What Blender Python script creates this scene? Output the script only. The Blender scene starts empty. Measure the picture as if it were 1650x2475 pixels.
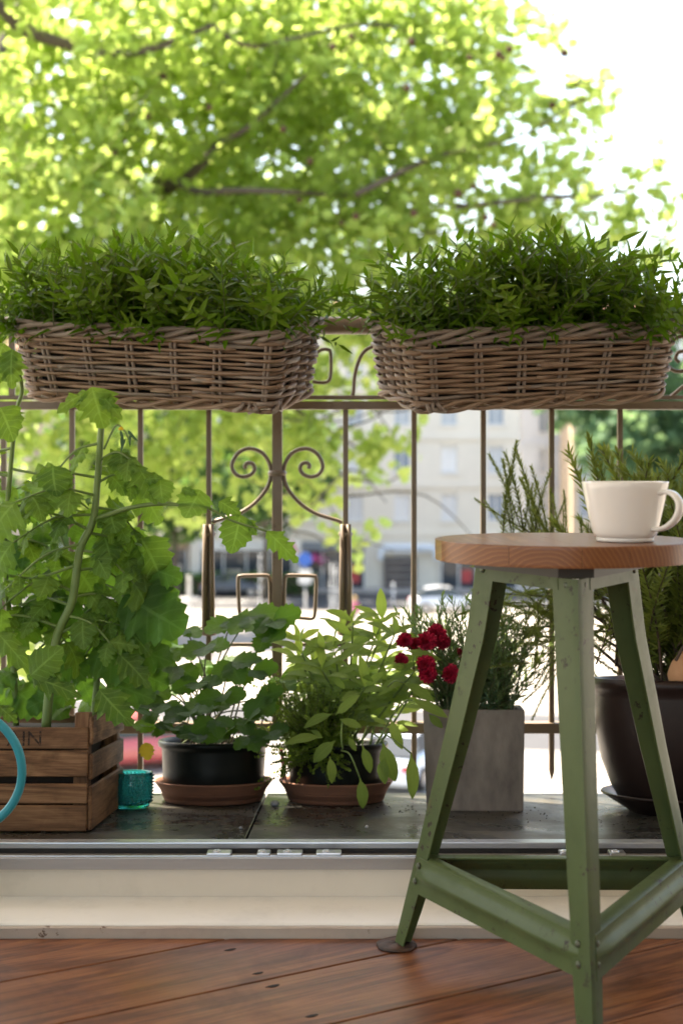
import bpy, bmesh, math, random
import numpy as np
from mathutils import Vector, Matrix

random.seed(7)
rng = np.random.default_rng(11)
SC = bpy.context.scene
COL = SC.collection
PI = math.pi

# ------------------------------------------------------------------ camera, sky, sun, exposure
CAM_Z, FPX = 0.68, 3300.0          # eye height above the room floor; focal length in photo pixels
cam = bpy.data.cameras.new('camera')
cam_ob = bpy.data.objects.new('camera', cam)
COL.objects.link(cam_ob)
cam_ob.location = (0, 0, CAM_Z)
cam_ob.rotation_euler = (math.radians(90), 0, 0)
cam.sensor_fit = 'VERTICAL'
cam.sensor_height = 36.0
cam.sensor_width = 24.0
cam.lens = 48.0
cam.shift_y = -0.0475
cam.clip_start = 0.05
cam.clip_end = 6000
cam.dof.use_dof = True
cam.dof.focus_distance = 2.12
cam.dof.aperture_fstop = 4.2
SC.camera = cam_ob

SUN_AZ, SUN_EL = -46.0, 58.0         # degrees right of the view direction, degrees above the horizon
world = bpy.data.worlds.new('World')
SC.world = world
world.use_nodes = True
wn = world.node_tree.nodes
wl = world.node_tree.links
for n in list(wn):
    wn.remove(n)
sky = wn.new('ShaderNodeTexSky')
sky.sky_type = 'NISHITA'
sky.sun_disc = False
sky.sun_elevation = math.radians(SUN_EL)
sky.sun_rotation = math.radians(SUN_AZ)
sky.air_density = 1.0
sky.dust_density = 2.2
sky.ozone_density = 1.0
bg = wn.new('ShaderNodeBackground')
bg.inputs['Strength'].default_value = 0.13
wo = wn.new('ShaderNodeOutputWorld')
wl.new(sky.outputs[0], bg.inputs['Color'])
wl.new(bg.outputs[0], wo.inputs['Surface'])

sun = bpy.data.lights.new('sun', 'SUN')
sun.energy = 5.0
sun.angle = math.radians(0.5)
sun.color = (1.0, 0.94, 0.85)
sun_ob = bpy.data.objects.new('sun', sun)
COL.objects.link(sun_ob)
a, e = math.radians(SUN_AZ), math.radians(SUN_EL)
sdir = Vector((math.sin(a) * math.cos(e), math.cos(a) * math.cos(e), math.sin(e)))
sun_ob.rotation_euler = sdir.to_track_quat('Z', 'Y').to_euler()
sun_ob.location = sdir * 50

SC.view_settings.view_transform = 'Standard'
SC.view_settings.look = 'None'
SC.view_settings.gamma = 1.0
SC.view_settings.exposure = 2.42
SC.view_settings.use_white_balance = True      # the camera's white balance, set for shade
SC.view_settings.white_balance_temperature = 7700
SC.view_settings.white_balance_tint = 10
SC.view_settings.use_curve_mapping = False
SC.cycles.use_denoising = True
SC.cycles.max_bounces = 8
SC.cycles.diffuse_bounces = 4
SC.cycles.transmission_bounces = 8
SC.cycles.transparent_max_bounces = 8
SC.cycles.caustics_reflective = False
SC.cycles.caustics_refractive = False
SC.cycles.sample_clamp_indirect = 6.0


def P(px, py, Y):
    """point at depth Y that the photo shows at pixel (px, py)"""
    return Vector(((px - 825) / FPX * Y, Y, CAM_Z - (py - 1120) / FPX * Y))


# ------------------------------------------------------------------ object helpers
WM = {}                                # world matrix of every object made here


def put(o, M=None, parent=None):
    M = M or Matrix.Identity(4)
    COL.objects.link(o)
    if parent is not None:
        o.parent = parent
        o.matrix_parent_inverse = WM[parent].inverted()
    o.matrix_basis = M
    WM[o] = M.copy()
    return o


def tag(o, label=None, cat=None, group=None, kind=None):
    if label: o['label'] = label
    if cat: o['category'] = cat
    if group: o['group'] = group
    if kind: o['kind'] = kind
    return o


def empty(name, loc, label=None, cat=None, group=None, kind=None):
    o = bpy.data.objects.new(name, None)
    o.empty_display_size = 0.05
    put(o, Matrix.Translation(Vector(loc)))
    return tag(o, label, cat, group, kind)


def mesh(name, v, f, mat=None, smooth=False, uv=None, var=None):
    me = bpy.data.meshes.new(name)
    v = [tuple(map(float, p)) for p in v]
    me.from_pydata(v, [], [tuple(int(i) for i in q) for q in f])
    if mat is not None:
        me.materials.append(mat)
    if smooth:
        me.polygons.foreach_set('use_smooth', [True] * len(me.polygons))
    if uv is not None:
        lay = me.uv_layers.new(name='UVMap')
        idx = np.empty(len(me.loops), dtype=np.int32)
        me.loops.foreach_get('vertex_index', idx)
        u = np.asarray(uv, dtype=np.float32)[idx]
        lay.data.foreach_set('uv', u.ravel())
    if var is not None:
        at = me.attributes.new('var', 'FLOAT', 'POINT')
        at.data.foreach_set('value', np.asarray(var, dtype=np.float32))
    me.update()
    return me


def fix_normals(me):
    bm = bmesh.new(); bm.from_mesh(me)
    bmesh.ops.recalc_face_normals(bm, faces=bm.faces)
    bm.to_mesh(me); bm.free()
    return me


def ob(name, me, parent=None, M=None):
    return put(bpy.data.objects.new(name, me), M, parent)


class MB:
    """collects shapes that make one mesh"""
    def __init__(s):
        s.v, s.f, s.uv = [], [], []

    def add(s, v, f, uv=None):
        o = len(s.v)
        s.v += [tuple(p) for p in v]
        s.f += [tuple(i + o for i in q) for q in f]
        s.uv += list(uv) if uv is not None else [(0.0, 0.0)] * len(v)
        return s

    def box(s, x0, x1, y0, y1, z0, z1):
        v = [(x0, y0, z0), (x1, y0, z0), (x1, y1, z0), (x0, y1, z0), (x0, y0, z1), (x1, y0, z1), (x1, y1, z1), (x0, y1, z1)]
        f = [(0, 3, 2, 1), (4, 5, 6, 7), (0, 1, 5, 4), (1, 2, 6, 5), (2, 3, 7, 6), (3, 0, 4, 7)]
        return s.add(v, f)

    def tube(s, path, r, n=6, closed=False, cap=True):
        return s.add(*tube(path, r, n, closed, cap))

    def lathe(s, prof, n=32, c=(0, 0, 0)):
        return s.add(*lathe(prof, n, c))

    def mesh(s, name, mat, smooth=False, bevel=0.0, seg=2, xf=None):
        v = s.v if xf is None else [tuple(xf @ Vector(p)) for p in s.v]
        me = mesh(name, v, s.f, mat, smooth, s.uv)
        if bevel:
            bm = bmesh.new(); bm.from_mesh(me)
            bmesh.ops.recalc_face_normals(bm, faces=bm.faces)
            es = [e_ for e_ in bm.edges if len(e_.link_faces) == 2 and e_.calc_face_angle(0) > 0.5]
            bmesh.ops.bevel(bm, geom=es, offset=bevel, segments=seg, affect='EDGES', profile=0.6)
            bm.to_mesh(me); bm.free()
        return me

    def build(s, name, mat, parent=None, smooth=False, bevel=0.0, M=None, seg=2, xf=None):
        return ob(name, s.mesh(name, mat, smooth, bevel, seg, xf), parent, M)


def tube(path, r, n=6, closed=False, cap=True):
    p = np.asarray([tuple(q) for q in path], float)
    k = len(p)
    rr = np.full(k, r) if np.isscalar(r) else np.asarray(r, float)
    if closed:
        t = np.roll(p, -1, 0) - np.roll(p, 1, 0)
    else:
        t = np.gradient(p, axis=0)
    t /= np.linalg.norm(t, axis=1)[:, None] + 1e-12
    ref = np.array([0, 0, 1.0]) if abs(t[0][2]) < 0.9 else np.array([1.0, 0, 0])
    u = np.cross(t[0], ref); u /= np.linalg.norm(u)
    V, UV = [], []
    dist = 0.0
    for i in range(k):
        u = u - t[i] * np.dot(u, t[i]); u /= np.linalg.norm(u) + 1e-12
        w = np.cross(t[i], u)
        if i: dist += np.linalg.norm(p[i] - p[i - 1])
        for j in range(n):
            a_ = 2 * PI * j / n
            V.append(p[i] + rr[i] * (math.cos(a_) * u + math.sin(a_) * w))
            UV.append((dist, j / n))
    F = []
    for i in range(k if closed else k - 1):
        i2 = (i + 1) % k
        for j in range(n):
            j2 = (j + 1) % n
            F.append((i * n + j, i * n + j2, i2 * n + j2, i2 * n + j))
    if cap and not closed:
        F.append(tuple(range(n))[::-1]); F.append(tuple((k - 1) * n + j for j in range(n)))
    return V, F, UV


def lathe(prof, n=32, c=(0, 0, 0)):
    V, F, UV = [], [], []
    k = len(prof)
    for i, (r, z) in enumerate(prof):
        for j in range(n):
            a_ = 2 * PI * j / n
            V.append((c[0] + r * math.cos(a_), c[1] + r * math.sin(a_), c[2] + z)); UV.append((j / n, i / k))
    for i in range(k - 1):
        for j in range(n):
            j2 = (j + 1) % n
            F.append((i * n + j, i * n + j2, (i + 1) * n + j2, (i + 1) * n + j))
    if prof[0][0] > 1e-5: F.append(tuple(range(n))[::-1])
    if prof[-1][0] > 1e-5: F.append(tuple((k - 1) * n + j for j in range(n)))
    return V, F, UV


def spline(pts, n=8):
    """Catmull-Rom through the points"""
    p = [Vector(q) for q in pts]
    p = [p[0] * 2 - p[1]] + p + [p[-1] * 2 - p[-2]]
    out = []
    for i in range(1, len(p) - 2):
        for k in range(n):
            t = k / n
            out.append(0.5 * ((2 * p[i]) + (p[i + 1] - p[i - 1]) * t + (2 * p[i - 1] - 5 * p[i] + 4 * p[i + 1] - p[i + 2]) * t * t
                              + (3 * p[i] - p[i - 1] - 3 * p[i + 1] + p[i + 2]) * t ** 3))
    out.append(p[-2].copy())
    return out


def aim(base, tip, normal, scale=None, wide=1.0):
    """matrix that lays a unit leaf (along +x, face +z) from base to tip"""
    b = Vector(base); d = Vector(tip) - b
    L = scale or d.length
    x = d.normalized(); nrm = Vector(normal)
    z = nrm - x * nrm.dot(x)
    if z.length < 1e-4: z = x.orthogonal()
    z.normalize(); y = z.cross(x)
    M = Matrix.Identity(4)
    for i in range(3):
        M[i][0] = x[i] * L; M[i][1] = y[i] * L * wide; M[i][2] = z[i] * L; M[i][3] = b[i]
    return M


# ------------------------------------------------------------------ materials
def nmat(name):
    m = bpy.data.materials.new(name); m.use_nodes = True
    nt = m.node_tree
    for n in list(nt.nodes): nt.nodes.remove(n)
    out = nt.nodes.new('ShaderNodeOutputMaterial')
    bs = nt.nodes.new('ShaderNodeBsdfPrincipled')
    nt.links.new(bs.outputs[0], out.inputs['Surface'])
    return m, nt, bs, out


def mth(nt, op, a_, b_=None, c_=None, clamp=False):
    n = nt.nodes.new('ShaderNodeMath'); n.operation = op; n.use_clamp = clamp
    for i, x in enumerate((a_, b_, c_)):
        if x is None: continue
        if isinstance(x, (int, float)): n.inputs[i].default_value = x
        else: nt.links.new(x, n.inputs[i])
    return n.outputs[0]


def mix(nt, fac, c1, c2, mode='MIX'):
    n = nt.nodes.new('ShaderNodeMix'); n.data_type = 'RGBA'; n.blend_type = mode
    for i, x in ((0, fac), (6, c1), (7, c2)):
        if isinstance(x, (int, float)): n.inputs[i].default_value = x
        elif isinstance(x, (tuple, list)): n.inputs[i].default_value = (*x[:3], 1)
        else: nt.links.new(x, n.inputs[i])
    return n.outputs[2]


def noise(nt, vec=None, scale=5.0, detail=4.0, rough=0.55, dist=0.0):
    n = nt.nodes.new('ShaderNodeTexNoise')
    n.inputs['Scale'].default_value = scale; n.inputs['Detail'].default_value = detail
    n.inputs['Roughness'].default_value = rough; n.inputs['Distortion'].default_value = dist
    if vec is not None: nt.links.new(vec, n.inputs['Vector'])
    return n.outputs['Fac']


def ramp(nt, fac, stops):
    n = nt.nodes.new('ShaderNodeValToRGB')
    cr = n.color_ramp
    while len(cr.elements) < len(stops): cr.elements.new(0.5)
    for e_, (p, c) in zip(cr.elements, stops):
        e_.position = p
        e_.color = (*c[:3], 1) if isinstance(c, (tuple, list)) else (c, c, c, 1)
    nt.links.new(fac, n.inputs[0])
    return n.outputs[0]


def coords(nt, which='Object', scale=(1, 1, 1), rnd=True):
    tc = nt.nodes.new('ShaderNodeTexCoord')
    mp = nt.nodes.new('ShaderNodeMapping')
    mp.inputs['Scale'].default_value = scale
    nt.links.new(tc.outputs[which], mp.inputs['Vector'])
    if rnd:
        oi = nt.nodes.new('ShaderNodeObjectInfo')
        k = mth(nt, 'MULTIPLY', oi.outputs['Random'], 37.0)
        cb = nt.nodes.new('ShaderNodeCombineXYZ')
        for i in range(3): nt.links.new(k, cb.inputs[i])
        nt.links.new(cb.outputs[0], mp.inputs['Location'])
    return mp.outputs[0]


def bump(nt, bs, h, strength=0.3, dist=0.002):
    n = nt.nodes.new('ShaderNodeBump')
    n.inputs['Strength'].default_value = strength; n.inputs['Distance'].default_value = dist
    nt.links.new(h, n.inputs['Height']); nt.links.new(n.outputs[0], bs.inputs['Normal'])


def plain(name, c1, c2=None, rough=0.5, scale=8.0, metal=0.0, bmp=0.0, stretch=(1, 1, 1), rough2=None, spec=None, bdist=0.002):
    m, nt, bs, out = nmat(name)
    v = coords(nt, 'Object', stretch)
    f = noise(nt, v, scale, 6.0, 0.6)
    f = ramp(nt, f, [(0.3, 0.0), (0.7, 1.0)])
    nt.links.new(mix(nt, f, c1, c2 or tuple(x * 0.75 for x in c1)), bs.inputs['Base Color'])
    bs.inputs['Metallic'].default_value = metal
    if spec is not None: bs.inputs['Specular IOR Level'].default_value = spec
    if rough2 is not None:
        nt.links.new(ramp(nt, noise(nt, v, scale * 2.3, 4.0), [(0.3, rough), (0.7, rough2)]), bs.inputs['Roughness'])
    else:
        bs.inputs['Roughness'].default_value = rough
    if bmp: bump(nt, bs, noise(nt, v, scale * 6, 5.0), bmp, bdist)
    return m


def leafmat(name, dark, light, glow, trans=0.35, rough=0.42, veins=0.0, var='object', nv=8.0, tipcol=None, spec=0.18):
    """green surface + light passing through; var: per-object or per-point variation"""
    m, nt, bs, out = nmat(name)
    if var == 'object':
        r = nt.nodes.new('ShaderNodeObjectInfo').outputs['Random']
        at = nt.nodes.new('ShaderNodeAttribute'); at.attribute_name = 'var'
        r = mth(nt, 'FRACT', mth(nt, 'ADD', r, at.outputs['Fac']))
    else:
        at = nt.nodes.new('ShaderNodeAttribute'); at.attribute_name = 'var'
        r = at.outputs['Fac']
    n = noise(nt, coords(nt, 'Object', rnd=False), 3.0 if var == 'object' else 9.0, 3.0)
    k = mth(nt, 'ADD', mth(nt, 'MULTIPLY', r, 0.75), mth(nt, 'MULTIPLY', n, 0.25), clamp=True)
    c = mix(nt, k, dark, light)
    g = mix(nt, k, tuple(x * 0.75 for x in glow), glow)
    if tipcol:
        uvn = nt.nodes.new('ShaderNodeUVMap')
        sx = nt.nodes.new('ShaderNodeSeparateXYZ'); nt.links.new(uvn.outputs[0], sx.inputs[0])
        tf = mth(nt, 'MULTIPLY', sx.outputs[0], mth(nt, 'MULTIPLY', n, 1.3), clamp=True)
        c = mix(nt, tf, c, tipcol)
    if veins:
        uvn = nt.nodes.new('ShaderNodeUVMap')
        sx = nt.nodes.new('ShaderNodeSeparateXYZ'); nt.links.new(uvn.outputs[0], sx.inputs[0])
        s = mth(nt, 'ABSOLUTE', sx.outputs[1])
        mid = mth(nt, 'LESS_THAN', s, 0.06)
        fr = mth(nt, 'FRACT', mth(nt, 'MULTIPLY', mth(nt, 'SUBTRACT', sx.outputs[0], mth(nt, 'MULTIPLY', s, 0.22)), nv))
        side = mth(nt, 'LESS_THAN', mth(nt, 'ABSOLUTE', mth(nt, 'SUBTRACT', fr, 0.5)), 0.075)
        fine = noise(nt, uvn.outputs[0], 26.0, 2.0)
        fine = mth(nt, 'LESS_THAN', mth(nt, 'ABSOLUTE', mth(nt, 'SUBTRACT', fine, 0.5)), 0.03)
        vv = mth(nt, 'MAXIMUM', mth(nt, 'MAXIMUM', mid, mth(nt, 'MULTIPLY', side, 0.75)), mth(nt, 'MULTIPLY', fine, 0.35))
        vein_c = tuple(min(1, x * 1.9 + 0.03) for x in light)
        c = mix(nt, mth(nt, 'MULTIPLY', vv, veins), c, vein_c)
        wr = noise(nt, coords(nt, 'Object', rnd=True), 9.0, 3.0)
        bump(nt, bs, mth(nt, 'ADD', mth(nt, 'SUBTRACT', 1.0, vv), mth(nt, 'MULTIPLY', wr, 2.0)), 0.5, 0.0025)
    nt.links.new(c, bs.inputs['Base Color'])
    bs.inputs['Roughness'].default_value = rough
    bs.inputs['Specular IOR Level'].default_value = spec
    tr = nt.nodes.new('ShaderNodeBsdfTranslucent')
    nt.links.new(g, tr.inputs['Color'])
    ms = nt.nodes.new('ShaderNodeMixShader'); ms.inputs[0].default_value = trans
    nt.links.new(bs.outputs[0], ms.inputs[1]); nt.links.new(tr.outputs[0], ms.inputs[2])
    nt.links.new(ms.outputs[0], out.inputs['Surface'])
    return m


def woodmat(name, c_dark, c_mid, c_light, rough=0.35, ring=9.0, stretch=(0.7, 9, 9), bmp=0.1, stain=0.3, spec=0.5, rough2=None):
    """grain along local x"""
    m, nt, bs, out = nmat(name)
    v = coords(nt, 'Object', stretch)
    vf = coords(nt, 'Object', (stretch[0] * 2.2, stretch[1] * 9, stretch[2] * 9))
    n1 = noise(nt, v, 1.3, 4.0, 0.55, 0.9)
    rings = mth(nt, 'FRACT', mth(nt, 'MULTIPLY', n1, ring))
    rings = mth(nt, 'ABSOLUTE', mth(nt, 'SUBTRACT', mth(nt, 'MULTIPLY', rings, 2.0), 1.0))
    fine = noise(nt, vf, 4.2, 6.0, 0.72)
    g = mth(nt, 'ADD', mth(nt, 'MULTIPLY', rings, 0.42), mth(nt, 'MULTIPLY', ramp(nt, fine, [(0.25, 0.0), (0.75, 1.0)]), 0.58))
    c = ramp(nt, g, [(0.22, c_dark), (0.5, c_mid), (0.8, c_light)])
    oi = nt.nodes.new('ShaderNodeObjectInfo')
    c = mix(nt, mth(nt, 'MULTIPLY', oi.outputs['Random'], 0.35), c, tuple(x * 0.6 for x in c_mid))
    big = noise(nt, coords(nt, 'Object', (1, 1, 1)), 7.0, 5.0, 0.65, 0.5)
    st = ramp(nt, big, [(0.52, 0.0), (0.75, 1.0)])
    c = mix(nt, mth(nt, 'MULTIPLY', st, stain), c, tuple(x * 0.45 for x in c_dark))
    nt.links.new(c, bs.inputs['Base Color'])
    nt.links.new(ramp(nt, big, [(0.3, rough), (0.75, rough2 or rough + 0.2)]), bs.inputs['Roughness'])
    bs.inputs['Specular IOR Level'].default_value = spec
    bump(nt, bs, fine, bmp, 0.0015)
    return m


def wornpaint(name, paint, paint2, under, rough=0.38, scale=22.0, wear=0.62, spec=0.5, rusty=0.0):
    m, nt, bs, out = nmat(name)
    v = coords(nt, 'Object', (1, 1, 1))
    f = ramp(nt, noise(nt, v, 5.0, 5.0), [(0.35, 0.0), (0.7, 1.0)])
    c = mix(nt, f, paint, paint2)
    chips = ramp(nt, noise(nt, v, scale * 3.5, 8.0, 0.72), [(wear, 0.0), (wear + 0.03, 1.0)])
    chips = mth(nt, 'MULTIPLY', chips, ramp(nt, noise(nt, v, scale * 0.4, 3.0), [(0.46, 0.0), (0.56, 1.0)]))
    grime = ramp(nt, noise(nt, v, scale * 0.6, 6.0, 0.7), [(0.5, 0.0), (0.85, 1.0)])
    c = mix(nt, mth(nt, 'MULTIPLY', grime, 0.5), c, tuple(x * 0.45 for x in paint))
    rust = ramp(nt, noise(nt, v, scale * 0.9, 8.0, 0.75, 0.4), [(0.63, 0.0), (0.68, 1.0)])
    c = mix(nt, mth(nt, 'MULTIPLY', rust, rusty), c, (0.13, 0.055, 0.028))
    c = mix(nt, chips, c, under)
    nt.links.new(c, bs.inputs['Base Color'])
    nt.links.new(ramp(nt, grime, [(0.0, rough), (1.0, rough + 0.25)]), bs.inputs['Roughness'])
    bs.inputs['Specular IOR Level'].default_value = spec
    bump(nt, bs, mth(nt, 'SUBTRACT', noise(nt, v, 60.0, 4.0), mth(nt, 'MULTIPLY', chips, 0.8)), 0.22, 0.0012)
    return m

# ================================================================== THE ROOM: floor, threshold, ledge, slab above
M_BOARD = woodmat('floor_wood', (0.085, 0.025, 0.009), (0.205, 0.068, 0.025), (0.32, 0.125, 0.047), 0.26, 7.0, (0.9, 7, 7), 0.12, 0.55, 0.5, 0.5)
M_KNOT = plain('knot_black', (0.02, 0.012, 0.01), None, 0.8)
M_SUB = plain('subfloor_dark', (0.012, 0.008, 0.006), None, 0.9)

floor = tag(MB().box(-3.0, 3.2, -3.0, 2.15, -0.10, -0.024).build('floor', M_SUB), kind='structure')


def clip(poly, n, d):
    """keep the part of a 2D polygon where n.p <= d"""
    out = []
    for i in range(len(poly)):
        a_, b_ = poly[i], poly[(i + 1) % len(poly)]
        da, db = n[0] * a_[0] + n[1] * a_[1] - d, n[0] * b_[0] + n[1] * b_[1] - d
        if da <= 0: out.append(a_)
        if da * db < 0:
            t = da / (da - db)
            out.append((a_[0] + (b_[0] - a_[0]) * t, a_[1] + (b_[1] - a_[1]) * t))
    return out


c30, s30 = math.cos(PI / 6), math.sin(PI / 6)
NB = (-s30, c30)
for k in range(-16, 6):
    q0 = 1.2738 + k * 0.1665 + 0.0018
    q1 = 1.2738 + (k + 1) * 0.1665 - 0.0018
    L = 4.0
    rect = [(u * c30 - q * s30, u * s30 + q * c30) for u, q in ((-L, q0), (L, q0), (L, q1), (-L, q1))]
    for n_, d_ in (((0, 1), 1.954), ((0, -1), 2.9), ((1, 0), 3.1), ((-1, 0), 2.9)):
        rect = clip(rect, n_, d_)
        if len(rect) < 3: break
    if len(rect) < 3: continue
    # board-local frame: x along the board
    o2 = (-(q0 + q1) / 2 * s30, (q0 + q1) / 2 * c30)
    loc = [((x - o2[0]) * c30 + (y - o2[1]) * s30, -(x - o2[0]) * s30 + (y - o2[1]) * c30) for x, y in rect]
    n = len(loc)
    me = MB().add([(x, y, 0) for x, y in loc] + [(x, y, -0.022) for x, y in loc],
                  [tuple(range(n)), tuple(range(2 * n - 1, n - 1, -1))] + [(i, i + n, (i + 1) % n + n, (i + 1) % n) for i in range(n)]
                  ).mesh('floorboard', M_BOARD, bevel=0.0012, seg=1)
    ob('floorboard', me, floor, Matrix.Translation((o2[0], o2[1], 0)) @ Matrix.Rotation(PI / 6, 4, 'Z'))
for px, py, r in ((557, 2296, 0.0045), (624, 2353, 0.004), (660, 2384, 0.005), (754, 2456, 0.0045)):
    Y = FPX * CAM_Z / (py - 1120); X = (px - 825) / FPX * Y
    V, F, UV = lathe([(0.0, 0.0022), (r * 0.6, 0.002), (r, 0.0012), (r * 1.02, 0.0)], 9)
    V = [(x * 1.9 * (1 + 0.25 * math.sin(i * 2.1)), y * 0.8, z * 0.25) for i, (x, y, z) in enumerate(V)]
    ob('knot', mesh('knot', V, F, M_KNOT), floor, Matrix.Translation((X, Y, 0.0003)) @ Matrix.Rotation(PI / 6, 4, 'Z'))

M_CREAM = wornpaint('cream_paint', (0.66, 0.58, 0.48), (0.71, 0.63, 0.53), (0.30, 0.22, 0.16), 0.4, 9.0, 0.70)
M_CREAMW = wornpaint('white_cream_paint', (0.80, 0.77, 0.71), (0.82, 0.80, 0.75), (0.32, 0.25, 0.2), 0.4, 7.0, 0.735)
M_STRIP = wornpaint('worn_beading', (0.50, 0.42, 0.35), (0.42, 0.33, 0.27), (0.14, 0.08, 0.05), 0.5, 14.0, 0.60)
M_ALU = plain('aluminium', (0.42, 0.39, 0.37), (0.36, 0.33, 0.31), 0.35, 6.0, 0.55, 0.05, (0.3, 6, 6))
M_ALUL = plain('aluminium_bright', (0.62, 0.64, 0.66), (0.52, 0.54, 0.57), 0.3, 6.0, 0.7, 0.05, (0.3, 6, 6))
M_STEEL = plain('steel_fitting', (0.62, 0.60, 0.58), (0.4, 0.39, 0.38), 0.28, 40.0, 0.9, 0.05)
M_DARK = plain('dark_gap', (0.02, 0.018, 0.016), None, 0.7)

XL, XR = -1.9, 2.1
th = empty('door_threshold', (0, 2.0, 0), 'cream painted wooden door threshold with aluminium track along the floor', 'threshold')
# beading strip with a slightly wavy edge
mb = MB()
N = 60
prof = [(1.9565, -0.02), (1.9560, 0.0138), (1.9585, 0.0152), (1.972, 0.0152), (1.972, -0.02)]
V = []
for i in range(N + 1):
    x = XL + (XR - XL) * i / N
    w = 0.0008 * math.sin(i * 1.7) + 0.0006 * math.sin(i * 0.61)
    V += [(x, y + w, z + (0.0006 * math.sin(i * 2.3) if z > 0.001 else 0)) for y, z in prof]
k = len(prof)
mb.add(V, [(i * k + j, (i + 1) * k + j, (i + 1) * k + (j + 1) % k, i * k + (j + 1) % k) for i in range(N) for j in range(k)])
mb.build('beading_strip', M_STRIP, th)
# sloping tread board, its back corner rounding up into the riser
V = []
prof = [(1.9625, 0.004), (1.9625, 0.0165), (1.966, 0.0182), (2.02, 0.0188), (2.070, 0.0196), (2.0795, 0.0205), (2.0800, 0.004)]
k = len(prof)
for i in range(N + 1):
    x = XL + (XR - XL) * i / N
    sag = 0.0016 * (x - 0.1) - 0.0008 * math.sin(x * 2.2)
    V += [(x, y, z - (sag if z > 0.01 else 0)) for y, z in prof]
MB().add(V, [(i * k + j, (i + 1) * k + j, (i + 1) * k + (j + 1) % k, i * k + (j + 1) % k) for i in range(N) for j in range(k)]).build('tread_board', M_CREAMW, th, smooth=False)
MB().box(XL, XR, 2.080, 2.13, 0.0, 0.0645).build('riser_board', M_CREAM, th, bevel=0.003)
MB().box(XL, XR, 2.0725, 2.079, 0.063, 0.0812).box(XL, XR, 2.079, 2.128, 0.0646, 0.0725).build('inner_rail', M_ALU, th, bevel=0.001)
MB().box(XL, XR, 2.0795, 2.084, 0.0728, 0.0822).build('rail_lip', M_ALUL, th, bevel=0.0008)
MB().box(XL, XR, 2.1285, 2.15, 0.05, 0.0888).build('outer_rail', M_ALUL, th, bevel=0.0015)
MB().box(XL, XR, 2.1265, 2.1284, 0.0726, 0.080).build('seal_strip', M_DARK, th)
for (a_, b_) in ((501, 560), (622, 654), (670, 731), (764, 825), (1350, 1382), (1470, 1508)):
    Yh = 2.092
    x0, x1 = (a_ - 825) / FPX * Yh, (b_ - 825) / FPX * Yh
    h = MB().box(x0, x1, 2.0805, 2.1035, 0.0728, 0.0856).build('latch_plate', M_STEEL, th, bevel=0.0018, seg=2)
    cx = x0 + (x1 - x0) * 0.4
    MB().lathe([(0.0062, 0.0), (0.0062, 0.0012), (0.005, 0.0022), (0.0024, 0.0022), (0.0022, 0.0012), (0, 0.0012)], 16, (cx, 2.092, 0.0855)).build('screw', M_ALUL, h, smooth=False)
for (a_, b_) in ((560, 622), (654, 670), (731, 764), (1382, 1470)):
    Yh = 2.10
    MB().box((a_ - 825) / FPX * Yh, (b_ - 825) / FPX * Yh, 2.0855, 2.1015, 0.0727, 0.0778).build('latch_bar', M_ALU, th, bevel=0.001)

# ledge of the balcony, draining outwards
SL = 0.12
TILT = -math.atan(SL)
def lz(Y): return 0.08 - SL * (Y - 2.155)
m, nt, bs, out = nmat('wet_slate')
v = coords(nt, 'Object', (1, 1, 1))
n1 = noise(nt, v, 4.0, 7.0, 0.65, 0.6); n2 = noise(nt, v, 17.0, 6.0, 0.7)
c = ramp(nt, n1, [(0.3, (0.020, 0.022, 0.022)), (0.5, (0.036, 0.036, 0.033)), (0.7, (0.085, 0.070, 0.045))])
c = mix(nt, ramp(nt, n2, [(0.55, 0.0), (0.72, 0.5)]), c, (0.10, 0.08, 0.05))
nt.links.new(c, bs.inputs['Base Color'])
nt.links.new(ramp(nt, n1, [(0.35, 0.16), (0.65, 0.55)]), bs.inputs['Roughness'])
bump(nt, bs, n2, 0.3, 0.003)
M_SLATE = m
ledge = tag(MB().box(-2.2, 2.4, 0.0, 0.655, -0.09, -0.022).build('balcony_ledge', M_DARK, M=Matrix.Translation((0, 2.152, lz(2.152))) @ Matrix.Rotation(TILT, 4, 'X')), kind='structure')
for x0, x1 in ((-2.2, -1.02), (-1.015, -0.155), (-0.152, 0.66), (0.664, 1.5), (1.504, 2.4)):
    MB().box(x0, x1, 0.0, 0.66, -0.021, 0.0).build('slab', M_SLATE, ledge, bevel=0.002, M=Matrix.Translation((0, 2.152, lz(2.152))) @ Matrix.Rotation(TILT, 4, 'X'))

# unseen room ceiling, and a slab over the balcony added to keep sun off
M_PLASTER = plain('plaster', (0.78, 0.76, 0.72), (0.72, 0.70, 0.66), 0.8, 3.0)
tag(MB().box(-7.0, 5.0, -3.0, 2.15, 2.75, 3.0).build('ceiling', M_PLASTER), kind='structure')
tag(MB().box(-7.0, 5.0, 2.152, 3.75, 2.72, 2.95).build('added_shade_slab', M_PLASTER), kind='structure')

tag(MB().box(2.6, 2.8, -3.0, 2.15, -0.02, 2.74).build('added_side_wall', M_PLASTER), kind='structure')  # unseen wall, added to make the fill light directional
tag(MB().box(0.3, 2.59, -3.2, -3.0, -0.02, 2.74).build('added_back_wall', M_PLASTER), kind='structure')  # unseen partial wall, added; its width sets how much fill light enters

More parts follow.
